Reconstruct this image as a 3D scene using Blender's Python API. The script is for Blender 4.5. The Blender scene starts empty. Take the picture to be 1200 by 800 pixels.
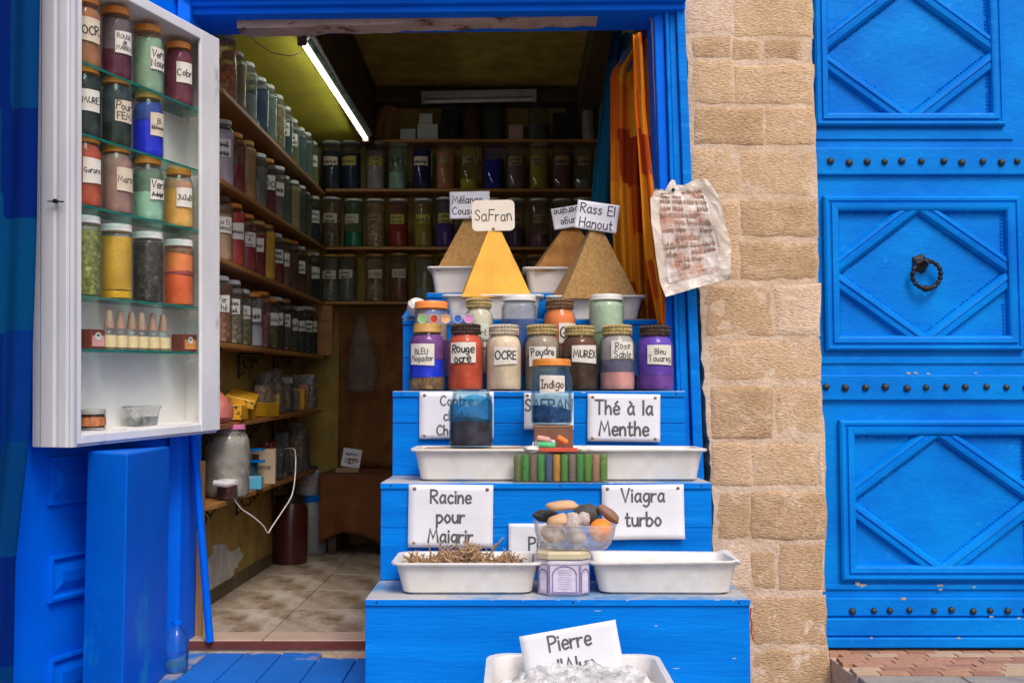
import bpy, bmesh, math, random
from mathutils import Vector, Matrix, noise
R = math.radians
S = bpy.context.scene
COL = S.collection
# ------------------------------------------------------------------ camera, sky, sun, exposure
CAMZ, F, HOR = 1.05, 1250.0, 475.0
TH = math.atan((HOR - 400) / F)
cam = bpy.data.objects.new('camera', bpy.data.cameras.new('camera')); COL.objects.link(cam)
cam.location = (0, 0, CAMZ); cam.rotation_euler = (R(90) + TH, 0, 0)
cam.data.sensor_width = 36; cam.data.lens = F / 1200 * 36; cam.data.clip_end = 500; cam.data.clip_start = .05
S.camera = cam
W = bpy.data.worlds.new('World'); S.world = W; W.use_nodes = True
nt = W.node_tree
sky = nt.nodes.new('ShaderNodeTexSky'); sky.sky_type = 'NISHITA'; sky.sun_disc = False
SUN_EL, SUN_AZ = 52.0, 158.0          # azimuth clockwise from +Y: behind the camera, a little to the right
sky.sun_elevation = R(SUN_EL); sky.sun_rotation = R(SUN_AZ); sky.dust_density = 4.0; sky.air_density = .8; sky.ozone_density = .6
bg = nt.nodes['Background']; bg.inputs[1].default_value = 0.13
nt.links.new(sky.outputs[0], bg.inputs[0])
sl = bpy.data.lights.new('sun', 'SUN'); sl.energy = 1.5; sl.angle = R(20); sl.color = (1, .95, .88)
so = bpy.data.objects.new('sun', sl); COL.objects.link(so)
sd = Vector((math.sin(R(SUN_AZ)) * math.cos(R(SUN_EL)), math.cos(R(SUN_AZ)) * math.cos(R(SUN_EL)), math.sin(R(SUN_EL))))
so.rotation_euler = sd.to_track_quat('Z', 'Y').to_euler(); so.location = (1, -3, 6)
S.view_settings.view_transform = 'Standard'; S.view_settings.look = 'None'
S.view_settings.exposure = 0.35; S.view_settings.gamma = 1
rnd = random.Random(7)

# ------------------------------------------------------------------ helpers
def P(px, py, Y):
    """point at distance Y in front of the camera seen at photograph pixel px, py"""
    a, b = (px - 600) / F, (400 - py) / F
    dy = math.cos(TH) - b * math.sin(TH); dz = math.sin(TH) + b * math.cos(TH)
    t = Y / dy
    return Vector((a * t, Y, CAMZ + dz * t))
def ray_plane(px, py, o, n):
    a, b = (px - 600) / F, (400 - py) / F
    d = Vector((a, math.cos(TH) - b * math.sin(TH), math.sin(TH) + b * math.cos(TH)))
    c = Vector((0, 0, CAMZ)); t = (o - c).dot(n) / d.dot(n)
    return c + d * t

class MB:
    def __init__(s): s.v = []; s.f = []; s.sm = []
    def add(s, vs, fs, smooth=False):
        o = len(s.v); s.v += [tuple(v) for v in vs]
        for f in fs: s.f.append([i + o for i in f]); s.sm.append(smooth)
        return s
    def box(s, a, b, m=None):
        x0, y0, z0 = a; x1, y1, z1 = b
        vs = [Vector(p) for p in ((x0,y0,z0),(x1,y0,z0),(x1,y1,z0),(x0,y1,z0),(x0,y0,z1),(x1,y0,z1),(x1,y1,z1),(x0,y1,z1))]
        if m: vs = [m @ v for v in vs]
        return s.add(vs, [(3,2,1,0),(4,5,6,7),(0,1,5,4),(1,2,6,5),(2,3,7,6),(3,0,4,7)])
    def prism(s, poly, z0, z1, top=None):
        n = len(poly); top = top or poly
        vs = [(x, y, z0) for x, y in poly] + [(x, y, z1) for x, y in top]
        return s.add(vs, [tuple(range(n))[::-1], tuple(range(n, 2*n))] + [(i, (i+1) % n, n + (i+1) % n, n + i) for i in range(n)])
    def slab(s, poly, y0, y1):      # polygon in XZ, thickness in Y
        n = len(poly)
        vs = [(x, y0, z) for x, z in poly] + [(x, y1, z) for x, z in poly]
        return s.add(vs, [tuple(range(n)), tuple(range(n, 2*n))[::-1]] + [(i, n + i, n + (i+1) % n, (i+1) % n) for i in range(n)])
    def lathe(s, prof, seg=28, c=(0, 0, 0), cap=True, sq=1.0, rot=0):
        vs = []; fs = []
        for r, z in prof:
            for k in range(seg):
                a = 2 * math.pi * k / seg + rot
                vs.append((c[0] + r * math.cos(a), c[1] + sq * r * math.sin(a), c[2] + z))
        for i in range(len(prof) - 1):
            for k in range(seg):
                k2 = (k + 1) % seg
                fs.append((i*seg + k, i*seg + k2, (i+1)*seg + k2, (i+1)*seg + k))
        if cap:
            fs.append(tuple(range(seg))[::-1]); fs.append(tuple((len(prof)-1)*seg + k for k in range(seg)))
        return s.add(vs, fs, True)
    def tube(s, pts, r, seg=8, m=None):
        pts = [Vector(p) for p in pts]; vs = []; fs = []; n = len(pts)
        rr = r if isinstance(r, (list, tuple)) else [r] * n
        up = Vector((.13, .21, 1)).normalized()
        for i, p in enumerate(pts):
            d = (pts[min(i+1, n-1)] - pts[max(i-1, 0)]).normalized()
            if abs(d.dot(up)) > .95: up = Vector((1, .2, 0)).normalized()
            a = d.cross(up).normalized(); b = d.cross(a)
            for k in range(seg):
                t = 2 * math.pi * k / seg
                vs.append(p + (a * math.cos(t) + b * math.sin(t)) * rr[i])
        for i in range(n - 1):
            for k in range(seg):
                k2 = (k + 1) % seg
                fs.append((i*seg + k, i*seg + k2, (i+1)*seg + k2, (i+1)*seg + k))
        fs.append(tuple(range(seg))[::-1]); fs.append(tuple((n-1)*seg + k for k in range(seg)))
        return s.add(vs, fs, True)
    def loop_sweep(s, pts, prof, y0):   # closed moulding in the XZ plane, mitred corners; prof = (inward offset, height towards the street)
        n = len(pts); c = [Vector((p[0], p[1])) for p in pts]
        ctr = sum(c, Vector((0, 0))) / n; vs = []; fs = []; m = len(prof)
        for i in range(n):
            d0 = (c[i] - c[i-1]).normalized(); d1 = (c[(i+1) % n] - c[i]).normalized()
            n0 = Vector((-d0.y, d0.x)); n1 = Vector((-d1.y, d1.x))
            if n0.dot(ctr - c[i]) < 0: n0 = -n0
            if n1.dot(ctr - c[i]) < 0: n1 = -n1
            mt = (n0 + n1); mt = mt / max(.3, mt.dot(n0)) 
            for o, h in prof:
                q = c[i] + mt * o; vs.append((q.x, y0 - h, q.y))
        for i in range(n):
            j = (i + 1) % n
            for k in range(m - 1): fs.append((i*m + k, i*m + k + 1, j*m + k + 1, j*m + k))
        return s.add(vs, fs)
    def sphere(s, c, r, seg=16, rings=10, sc=(1, 1, 1), jit=0, seed=0, m=None):
        vs = []; fs = []
        for i in range(rings + 1):
            ph = math.pi * i / rings
            for k in range(seg):
                a = 2 * math.pi * k / seg
                d = Vector((math.sin(ph) * math.cos(a), math.sin(ph) * math.sin(a), math.cos(ph)))
                q = r * (1 + jit * noise.noise(d * 1.6 + Vector((seed, seed * .7, 0))))
                v = Vector((d.x * sc[0], d.y * sc[1], d.z * sc[2])) * q
                if m: v = m @ v
                vs.append(v + Vector(c))
        for i in range(rings):
            for k in range(seg):
                k2 = (k + 1) % seg; fs.append((i*seg + k, (i+1)*seg + k, (i+1)*seg + k2, i*seg + k2))
        return s.add(vs, fs, True)
    def grid(s, fn, nu, nv, smooth=True, thick=None):
        vs = [fn(i / nu, j / nv) for j in range(nv + 1) for i in range(nu + 1)]
        fs = [(j*(nu+1) + i, j*(nu+1) + i + 1, (j+1)*(nu+1) + i + 1, (j+1)*(nu+1) + i) for j in range(nv) for i in range(nu)]
        return s.add(vs, fs, smooth)
    def mesh(s, name):
        me = bpy.data.meshes.new(name); me.from_pydata(s.v, [], s.f)
        me.polygons.foreach_set('use_smooth', s.sm)
        me.update()
        if any(s.sm): me.set_sharp_from_angle(angle=R(38))
        return me
    def build(s, name, m, parent=None, bevel=0, solid=0, loc=None, subdiv=0, fixn=True):
        me = s.mesh(name)
        if fixn:
            b = bmesh.new(); b.from_mesh(me); bmesh.ops.recalc_face_normals(b, faces=b.faces); b.to_mesh(me); b.free()
        me.materials.append(m)
        return obj(name, me, parent, bevel, solid, loc)
def obj(name, me, parent=None, bevel=0, solid=0, loc=None):
    o = bpy.data.objects.new(name, me); COL.objects.link(o)
    if parent: o.parent = parent
    if loc is not None: o.location = loc
    if solid:
        d = o.modifiers.new('solid', 'SOLIDIFY'); d.thickness = solid; d.offset = 0
    if bevel:
        d = o.modifiers.new('bevel', 'BEVEL'); d.width = bevel; d.segments = 2; d.limit_method = 'ANGLE'; d.angle_limit = R(40)
    return o
def empty(name, loc=(0, 0, 0), rz=0, rx=0, ry=0):
    o = bpy.data.objects.new(name, None); COL.objects.link(o); o.location = loc; o.rotation_euler = (rx, ry, rz); o.empty_display_size = .03
    return o
def tag(o, label, cat, group=None, kind=None):
    if label: o['label'] = label
    if cat: o['category'] = cat
    if group: o['group'] = group
    if kind: o['kind'] = kind
    return o
def struct(o): o['kind'] = 'structure'; return o

# ------------------------------------------------------------------ materials
MATS = {}
def mat(name, c1, c2=None, scale=8, rough=.6, bump=.1, bscale=None, metal=0, stretch=(1, 1, 1), detail=5, lo=.35, hi=.65, spec=.5, c3=None, c3scale=3, c3lo=.6, c3hi=.7, trans=0, dist=.01, sheen=0, emit=None, rot=0):
    if name in MATS: return MATS[name]
    m = bpy.data.materials.new(name); m.use_nodes = True; n = m.node_tree; L = n.links
    bs = n.nodes['Principled BSDF']
    bs.inputs['Roughness'].default_value = rough; bs.inputs['Metallic'].default_value = metal
    bs.inputs['Specular IOR Level'].default_value = spec
    if sheen: bs.inputs['Sheen Weight'].default_value = sheen
    tc = n.nodes.new('ShaderNodeTexCoord'); mp = n.nodes.new('ShaderNodeMapping'); mp.inputs['Scale'].default_value = stretch; mp.inputs['Rotation'].default_value = (0, R(rot), 0)
    L.new(tc.outputs['Object'], mp.inputs[0])
    c2 = c2 or tuple(x * .78 for x in c1)
    nz = n.nodes.new('ShaderNodeTexNoise'); nz.inputs['Scale'].default_value = scale; nz.inputs['Detail'].default_value = detail; nz.inputs['Roughness'].default_value = .6
    L.new(mp.outputs[0], nz.inputs[0])
    rp = n.nodes.new('ShaderNodeValToRGB'); rp.color_ramp.elements[0].position = lo; rp.color_ramp.elements[1].position = hi
    rp.color_ramp.elements[0].color = (*c2, 1); rp.color_ramp.elements[1].color = (*c1, 1)
    L.new(nz.outputs[0], rp.inputs[0]); colo = rp.outputs[0]
    if c3:
        n3 = n.nodes.new('ShaderNodeTexNoise'); n3.inputs['Scale'].default_value = c3scale; n3.inputs['Detail'].default_value = 7; n3.inputs['Roughness'].default_value = .68
        L.new(mp.outputs[0], n3.inputs[0])
        r3 = n.nodes.new('ShaderNodeMapRange'); r3.inputs[1].default_value = c3lo; r3.inputs[2].default_value = c3hi
        L.new(n3.outputs[0], r3.inputs[0])
        mx = n.nodes.new('ShaderNodeMixRGB'); mx.inputs[2].default_value = (*c3, 1)
        L.new(r3.outputs[0], mx.inputs[0]); L.new(colo, mx.inputs[1]); colo = mx.outputs[0]
    L.new(colo, bs.inputs['Base Color'])
    if bump:
        nb = n.nodes.new('ShaderNodeTexNoise'); nb.inputs['Scale'].default_value = bscale or scale * 4; nb.inputs['Detail'].default_value = 6; nb.inputs['Roughness'].default_value = .65
        L.new(mp.outputs[0], nb.inputs[0])
        bp = n.nodes.new('ShaderNodeBump'); bp.inputs['Strength'].default_value = bump; bp.inputs['Distance'].default_value = dist
        L.new(nb.outputs[0], bp.inputs['Height']); L.new(bp.outputs[0], bs.inputs['Normal'])
    if emit:
        bs.inputs['Emission Color'].default_value = (*emit[0], 1); bs.inputs['Emission Strength'].default_value = emit[1]
    MATS[name] = m; return m
def stone_mat(name, c1, c2, c3, pit=.5):
    m = bpy.data.materials.new(name); m.use_nodes = True; n = m.node_tree; L = n.links; bs = n.nodes['Principled BSDF']
    bs.inputs['Roughness'].default_value = .95; bs.inputs['Specular IOR Level'].default_value = .05
    tc = n.nodes.new('ShaderNodeTexCoord'); mp = n.nodes.new('ShaderNodeMapping'); mp.inputs['Rotation'].default_value = (0, R(38), 0); mp.inputs['Scale'].default_value = (1, 1, 2.8)
    L.new(tc.outputs['Object'], mp.inputs[0])
    def N(sc, vec, det=6, ro=.6):
        q = n.nodes.new('ShaderNodeTexNoise'); q.inputs['Scale'].default_value = sc; q.inputs['Detail'].default_value = det; q.inputs['Roughness'].default_value = ro; L.new(vec, q.inputs[0]); return q.outputs[0]
    def RMP(v, a, b):
        q = n.nodes.new('ShaderNodeMapRange'); q.inputs[1].default_value = a; q.inputs[2].default_value = b; L.new(v, q.inputs[0]); return q.outputs[0]
    def MX(f, a, b, mode='MIX'):
        q = n.nodes.new('ShaderNodeMixRGB'); q.blend_type = mode; L.new(f, q.inputs[0])
        for i, v in ((1, a), (2, b)):
            if isinstance(v, tuple): q.inputs[i].default_value = (*v, 1)
            else: L.new(v, q.inputs[i])
        return q.outputs[0]
    o = tc.outputs['Object']; tool = N(70, mp.outputs[0], 3); big = N(7, o, 5); fine = N(160, o, 3)
    c = MX(RMP(big, .35, .65), c2, c1); c = MX(RMP(N(16, o, 6, .7), .54, .68), c, c3); 
    k = n.nodes.new('ShaderNodeMath'); k.operation = 'MULTIPLY'; k.inputs[1].default_value = .55; L.new(RMP(tool, .58, .40), k.inputs[0]); c = MX(k.outputs[0], c, tuple(x * .62 for x in c2))
    vo = n.nodes.new('ShaderNodeTexVoronoi'); vo.inputs['Scale'].default_value = 34; L.new(mp.outputs[0], vo.inputs['Vector'])
    pm = n.nodes.new('ShaderNodeMath'); pm.operation = 'MULTIPLY'; L.new(RMP(vo.outputs['Distance'], .17, .07), pm.inputs[0]); L.new(RMP(N(11, o, 2), .50, .60), pm.inputs[1])
    c = MX(pm.outputs[0], c, tuple(x * .35 for x in c2)); L.new(c, bs.inputs['Base Color'])
    a1 = n.nodes.new('ShaderNodeMath'); a1.operation = 'MULTIPLY_ADD'; L.new(fine, a1.inputs[0]); a1.inputs[1].default_value = .35; L.new(tool, a1.inputs[2])
    a2 = n.nodes.new('ShaderNodeMath'); a2.operation = 'SUBTRACT'; L.new(a1.outputs[0], a2.inputs[0]); L.new(pm.outputs[0], a2.inputs[1])
    bp = n.nodes.new('ShaderNodeBump'); bp.inputs['Strength'].default_value = .75; bp.inputs['Distance'].default_value = .009; L.new(a2.outputs[0], bp.inputs['Height']); L.new(bp.outputs[0], bs.inputs['Normal'])
    MATS[name] = m; return m
def glass(name, tint=(.975, .985, .98), dust=.05, dustc=(.6, .62, .6), rough=.03, base=.015, fres=.55, bump=0, bscale=40):
    if name in MATS: return MATS[name]
    m = bpy.data.materials.new(name); m.use_nodes = True; n = m.node_tree; L = n.links; n.nodes.clear()
    out = n.nodes.new('ShaderNodeOutputMaterial'); tr = n.nodes.new('ShaderNodeBsdfTransparent'); tr.inputs[0].default_value = (*tint, 1)
    gl = n.nodes.new('ShaderNodeBsdfGlossy'); gl.inputs['Roughness'].default_value = rough
    df = n.nodes.new('ShaderNodeBsdfDiffuse'); df.inputs[0].default_value = (*dustc, 1)
    lw = n.nodes.new('ShaderNodeLayerWeight'); lw.inputs[0].default_value = .18
    ma = n.nodes.new('ShaderNodeMath'); ma.operation = 'MULTIPLY_ADD'; ma.inputs[1].default_value = fres; ma.inputs[2].default_value = base
    L.new(lw.outputs['Fresnel'], ma.inputs[0])
    tc = n.nodes.new('ShaderNodeTexCoord'); nz = n.nodes.new('ShaderNodeTexNoise'); nz.inputs['Scale'].default_value = 30; nz.inputs['Detail'].default_value = 5
    L.new(tc.outputs['Object'], nz.inputs[0])
    mr = n.nodes.new('ShaderNodeMapRange'); mr.inputs[1].default_value = .35; mr.inputs[2].default_value = .75; mr.inputs[3].default_value = dust * .4; mr.inputs[4].default_value = dust * 2
    L.new(nz.outputs[0], mr.inputs[0])
    m1 = n.nodes.new('ShaderNodeMixShader'); L.new(mr.outputs[0], m1.inputs[0]); L.new(tr.outputs[0], m1.inputs[1]); L.new(df.outputs[0], m1.inputs[2])
    m2 = n.nodes.new('ShaderNodeMixShader'); L.new(ma.outputs[0], m2.inputs[0]); L.new(m1.outputs[0], m2.inputs[1]); L.new(gl.outputs[0], m2.inputs[2])
    if bump:
        nb = n.nodes.new('ShaderNodeTexNoise'); nb.inputs['Scale'].default_value = bscale; nb.inputs['Detail'].default_value = 3
        L.new(tc.outputs['Object'], nb.inputs[0]); bp = n.nodes.new('ShaderNodeBump'); bp.inputs['Strength'].default_value = bump; bp.inputs['Distance'].default_value = .02
        L.new(nb.outputs[0], bp.inputs['Height']); L.new(bp.outputs[0], gl.inputs['Normal']); L.new(bp.outputs[0], df.inputs['Normal']); L.new(bp.outputs[0], lw.inputs['Normal'])
    L.new(m2.outputs[0], out.inputs[0]); MATS[name] = m; return m
def patch_mat(name, cols, scale=(3, 1, 2), rough=.85):
    """woven cloth in rectangular patches of colour"""
    m = bpy.data.materials.new(name); m.use_nodes = True; n = m.node_tree; L = n.links; bs = n.nodes['Principled BSDF']
    bs.inputs['Roughness'].default_value = rough; bs.inputs['Specular IOR Level'].default_value = .05
    tc = n.nodes.new('ShaderNodeTexCoord'); mp = n.nodes.new('ShaderNodeMapping'); mp.inputs['Scale'].default_value = scale
    L.new(tc.outputs['UV'], mp.inputs[0])
    vo = n.nodes.new('ShaderNodeTexVoronoi'); vo.distance = 'CHEBYCHEV'; vo.inputs['Scale'].default_value = 1; vo.inputs['Randomness'].default_value = .35; vo.voronoi_dimensions = '2D'
    L.new(mp.outputs[0], vo.inputs['Vector'])
    sp = n.nodes.new('ShaderNodeSeparateColor'); L.new(vo.outputs['Color'], sp.inputs[0])
    rp = n.nodes.new('ShaderNodeValToRGB'); rp.color_ramp.interpolation = 'CONSTANT'
    while len(rp.color_ramp.elements) < len(cols): rp.color_ramp.elements.new(.5)
    for i, c in enumerate(cols): rp.color_ramp.elements[i].position = i / len(cols); rp.color_ramp.elements[i].color = (*c, 1)
    L.new(sp.outputs[0], rp.inputs[0])
    wv = n.nodes.new('ShaderNodeTexWave'); wv.bands_direction = 'Y'; wv.inputs['Scale'].default_value = 130; wv.inputs['Distortion'].default_value = 4
    L.new(tc.outputs['UV'], wv.inputs[0])
    mx = n.nodes.new('ShaderNodeMixRGB'); mx.blend_type = 'MULTIPLY'; mx.inputs[0].default_value = .22
    L.new(rp.outputs[0], mx.inputs[1]); L.new(wv.outputs[0], mx.inputs[2]); L.new(mx.outputs[0], bs.inputs['Base Color'])
    bp = n.nodes.new('ShaderNodeBump'); bp.inputs['Strength'].default_value = .25; bp.inputs['Distance'].default_value = .002
    L.new(wv.outputs[0], bp.inputs['Height']); L.new(bp.outputs[0], bs.inputs['Normal'])
    MATS[name] = m; return m
BLUE = (.0, .19, .70)
mat('bare_chipped_wood', (.50, .40, .32), (.28, .24, .22), 60, .8, .3)
m_blue = mat('blue_paint', (.0, .205, .74), (.0, .15, .60), 5, .5, .6, 34, stretch=(.35, 1, 3.2), c3=(.03, .36, .74), c3scale=10, c3lo=.60, c3hi=.80, dist=.004, spec=.07)
m_bluedoor = mat('blue_door_paint', (.0, .225, .73), (.0, .150, .61), 3.0, .45, .7, 26, stretch=(1, 1, 1.6), c3=(.02, .36, .78), c3scale=9, c3lo=.62, c3hi=.78, dist=.004, spec=.08)
m_bluedeep = mat('deep_blue_paint', (.0, .155, .84), (.0, .12, .72), 3, .5, .3, 40, c3=(.01, .26, .66), c3scale=4, c3lo=.66, c3hi=.84, dist=.004, spec=.07)
m_bluetop = mat('dusty_blue_shelf_paint', (.10, .24, .46), (.44, .43, .44), 5, .65, .3, 50, lo=.42, hi=.58, dist=.003)
m_stone = stone_mat('sandstone', (.72, .50, .315), (.62, .415, .25), (.78, .59, .43))
m_stone2 = stone_mat('dark_sandstone', (.63, .425, .26), (.52, .34, .195), (.72, .53, .37))
m_stone3 = stone_mat('pink_sandstone', (.78, .58, .43), (.70, .50, .35), (.82, .65, .52))
m_mortar = mat('lime_mortar', (.68, .51, .375), (.56, .395, .27), 12, .95, .9, 60, c3=(.76, .59, .47), c3scale=7, c3lo=.5, c3hi=.7, dist=.01, spec=.1)
m_white = mat('old_white_paint', (.78, .78, .79), (.64, .64, .67), 5, .5, .3, 30, stretch=(1, 1, .4), c3=(.34, .31, .29), c3scale=12, c3lo=.61, c3hi=.72, dist=.003)
m_cabin = mat('cabinet_inside_white', (.82, .79, .77), (.74, .70, .68), 4, .55, .1, c3=(.4, .34, .3), c3scale=7, c3lo=.66, c3hi=.8)
m_tray = mat('white_plastic_tray', (.74, .71, .69), (.66, .63, .60), 6, .38, .08, c3=(.52, .46, .40), c3scale=9, c3lo=.50, c3hi=.80)
m_paper = mat('white_paper', (.74, .74, .80), (.68, .68, .74), 8, .5, .08, 20, c3=(.6, .58, .6), c3scale=6, c3lo=.62, c3hi=.8)
m_lab = mat('label_paper', (.72, .68, .62), (.62, .57, .50), 30, .7, .1, c3=(.48, .4, .3), c3scale=22, c3lo=.62, c3hi=.75)
m_laby = mat('cream_label_paper', (.66, .57, .44), (.54, .45, .33), 30, .7, .1)
m_ink = mat('black_ink', (.02, .02, .025), (.03, .03, .035), 8, .6, 0)
m_gink = mat('grey_print_ink', (.075, .075, .085), (.1, .1, .11), 8, .6, 0)
m_bink = mat('brown_faded_ink', (.22, .12, .09), (.40, .25, .18), 30, .7, 0)
m_wood = mat('varnished_shelf_wood', (.46, .21, .055), (.27, .11, .03), 5, .5, .3, 22, stretch=(1, .25, 6), dist=.003)
m_woodd = mat('dark_beam_wood', (.085, .05, .028), (.04, .025, .015), 4, .7, .4, 20, stretch=(1, .2, 4), dist=.005)
m_stick = mat('pale_wood', (.42, .22, .08), (.3, .14, .05), 6, .6, .3, stretch=(3, 3, .3))
m_yel = mat('mustard_plaster', (.48, .33, .07), (.34, .22, .045), 6, .8, .9, 45, dist=.01)
m_yelceil = mat('yellow_ceiling_paint', (.50, .40, .015), (.38, .30, .01), 5, .75, .5, 40, dist=.006)
m_yelup = mat('stained_mustard_ceiling', (.55, .38, .06), (.34, .22, .04), 7, .8, .9, 60, dist=.01)
m_iron = mat('black_wrought_iron', (.012, .012, .013), (.03, .028, .026), 30, .38, .4, metal=.6)
m_stud = mat('dark_iron_stud', (.02, .03, .035), (.05, .06, .06), 60, .42, .3, metal=.4)
m_pin = mat('brass_drawing_pin', (.35, .2, .1), None, 20, .4, 0, metal=.7)
m_glass = glass('jar_glass', dust=.02)
m_glassd = glass('dusty_jar_glass', dust=.06, dustc=(.5, .5, .48))
m_glassb = glass('blue_tinted_glass', (.74, .91, .96), .05, (.2, .5, .7))
m_shelfglass = glass('green_edged_shelf_glass', (.72, .9, .85), .06, (.1, .3, .25))
m_shelfedge = mat('green_glass_edge', (.01, .12, .10), (.02, .2, .16), 20, .15, 0)
m_plastic = glass('clear_plastic', (.94, .94, .93), .05, (.75, .73, .7), .08, .03)
m_bag = glass('crinkled_clear_bag', (.86, .85, .83), .10, (.5, .48, .45), .10, .02, .4, bump=1, bscale=45)
m_frost = glass('frosted_tub_plastic', (.9, .9, .9), .26, (.8, .8, .78), .2, .06)
LIDS = {
 'orange': mat('rusty_orange_lid', (.72, .26, .03), (.58, .18, .02), 25, .4, .25, c3=(.16, .05, .015), c3scale=26, c3lo=.60, c3hi=.72),
 'white': mat('white_tin_lid', (.7, .7, .68), (.6, .6, .57), 18, .4, .1, c3=(.4, .33, .25), c3scale=20, c3lo=.66, c3hi=.78),
 'gold': mat('gold_lid', (.52, .30, .07), (.42, .22, .05), 22, .45, .3, c3=(.2, .1, .03), c3scale=20, c3lo=.62, c3hi=.75),
 'straw': mat('straw_braid_lid', (.56, .43, .19), (.40, .28, .11), 60, .8, .6),
 'cream': mat('cream_braid_lid', (.66, .58, .46), (.5, .42, .32), 60, .8, .6),
 'dark': mat('dark_leather_braid_lid', (.09, .05, .04), (.04, .02, .018), 60, .7, .6),
 'brown': mat('brown_braid_lid', (.24, .14, .07), (.14, .075, .035), 60, .8, .6),
 'grey': mat('grey_screw_lid', (.4, .4, .36), (.3, .3, .27), 30, .45, .2),
 'pink': mat('pink_plastic_lid', (.68, .2, .4), None, 10, .4, .1),
 'lime': mat('lime_lid', (.35, .5, .05), None, 10, .4, .1),
 'salmon': mat('orange_plastic_lid', (.85, .27, .05), (.8, .24, .04), 10, .4, .05),
}
def powder(c, lumpy=0):
    k = 'powder_%d_%d_%d_%d' % (c[0]*999, c[1]*999, c[2]*999, lumpy)
    if lumpy: return mat(k, c, tuple(x * .35 for x in c), 70, .9, 1.0, 90, c3=tuple(min(.8, x * 1.5 + .05) for x in c), c3scale=55, c3lo=.55, c3hi=.62, dist=.01)
    return mat(k, c, tuple(x * .74 for x in c), 20, .9, .5, 70, dist=.004, lo=.3, hi=.62, spec=.1, c3=tuple(min(.85, x * 1.25 + .03) for x in c), c3scale=14, c3lo=.5, c3hi=.72)
m_colcache = {}

# ------------------------------------------------------------------ stroke lettering
G = {
'A':(60,'0,0 30,100 60,0;11,36 49,36'),'B':(50,'0,0 0,100;~0,100 36,94 38,62 0,54;~0,54 46,46 46,6 0,0'),'C':(56,'~54,82 30,100 4,68 4,28 26,1 54,14'),
'D':(58,'0,0 0,100;~0,100 40,90 55,52 38,10 0,0'),'E':(48,'46,100 0,100 0,0 48,0;0,52 40,52'),'F':(46,'48,100 0,100 0,0;0,53 38,53'),
'G':(60,'~54,84 30,100 4,66 6,24 32,0 54,12 56,42;34,42 60,42'),'H':(54,'0,0 0,100;54,0 54,100;0,50 54,50'),'I':(34,'0,100 34,100;17,100 17,0;0,0 34,0'),
'J':(44,'12,100 44,100;~32,100 32,30 20,2 2,14'),'K':(52,'0,0 0,100;48,100 0,42 50,0'),'L':(44,'0,100 0,0 44,0'),'M':(76,'0,0 14,100 38,30 62,100 76,0'),
'N':(58,'0,0 2,100 56,0 58,100'),'O':(64,'~32,100 4,72 4,28 32,0 60,28 60,72 32,100'),'P':(48,'0,0 0,100;~0,100 42,94 46,60 0,46'),
'R':(54,'0,0 0,100;~0,100 42,94 44,62 0,50;12,50 54,0'),'S':(48,'~48,86 24,100 4,76 24,54 46,30 28,2 0,14'),'T':(58,'0,100 58,100;29,100 29,0'),
'U':(56,'~0,100 2,30 28,0 54,30 56,100'),'V':(58,'0,100 29,0 58,100'),'X':(54,'0,0 54,100;0,100 54,0'),'Y':(54,'0,100 26,50;54,100 16,0'),
'Z':(54,'0,100 54,100 0,0 54,0'),
'a':(46,'~42,54 20,61 2,30 16,1 40,22;~42,60 40,22 46,0'),'b':(44,'0,100 0,0;~0,34 20,60 44,32 24,0 0,8'),'c':(40,'~40,52 20,60 2,30 18,0 40,8'),
'd':(44,'42,100 42,0;~42,44 20,60 2,28 20,0 42,16'),'e':(42,'~3,31 41,34 36,56 16,59 2,30 16,1 42,9'),'f':(36,'~38,96 20,92 16,60 16,0;0,58 34,58'),
'g':(44,'~41,54 18,60 2,30 18,4 41,24;~42,60 41,-10 22,-34 2,-24'),'h':(40,'0,100 0,0;~0,34 20,60 36,44 38,0'),'i':(8,'4,60 4,0;4,80 4,88'),
'j':(22,'~18,60 18,-14 4,-34 -6,-24;18,80 18,88'),'k':(38,'0,100 0,0;34,60 0,24 38,0'),'l':(8,'4,100 4,0'),
'm':(66,'0,60 0,0;~0,36 16,60 28,44 30,0;~30,36 46,60 60,42 62,0'),'n':(40,'0,60 0,0;~0,34 20,60 36,44 38,0'),'o':(46,'~22,60 2,30 22,0 44,30 22,60'),
'p':(44,'0,60 0,-36;~0,40 22,60 44,30 22,0 0,8'),'q':(44,'42,60 42,-36;~42,40 20,60 2,30 20,0 42,12'),'r':(32,'0,60 0,0;~0,32 14,54 34,56'),
's':(38,'~36,52 16,60 4,46 20,31 34,16 18,0 0,8'),'t':(34,'~14,92 13,20 20,0 34,6;0,60 32,60'),'u':(42,'~0,60 2,16 20,0 38,20;40,60 41,0'),
'v':(42,'0,60 20,0 42,60'),'x':(40,'0,0 40,60;0,60 40,0'),'y':(42,'0,60 20,4;42,60 10,-36'),'z':(40,'0,60 40,60 0,0 40,0'),"'":(8,'4,100 4,78'),' ':(30,''),
}
G['é'] = (42, G['e'][1] + ';14,74 30,92'); G['à'] = (46, G['a'][1] + ';14,92 28,74'); G['~'] = (0, '')
def catmull(p, k=5):
    out = []; n = len(p)
    closed = p[0] == p[-1]
    for i in range(n - 1):
        a = p[i-1] if i else (p[-2] if closed else p[0]); b = p[i]; c = p[i+1]; d = p[i+2] if i + 2 < n else (p[1] if closed else p[-1])
        for j in range(k):
            t = j / k
            out.append(tuple(.5 * ((2*b[q]) + (-a[q]+c[q])*t + (2*a[q]-5*b[q]+4*c[q]-d[q])*t*t + (-a[q]+3*b[q]-3*c[q]+d[q])*t**3) for q in (0, 1)))
    out.append(p[-1]); return out
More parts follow.
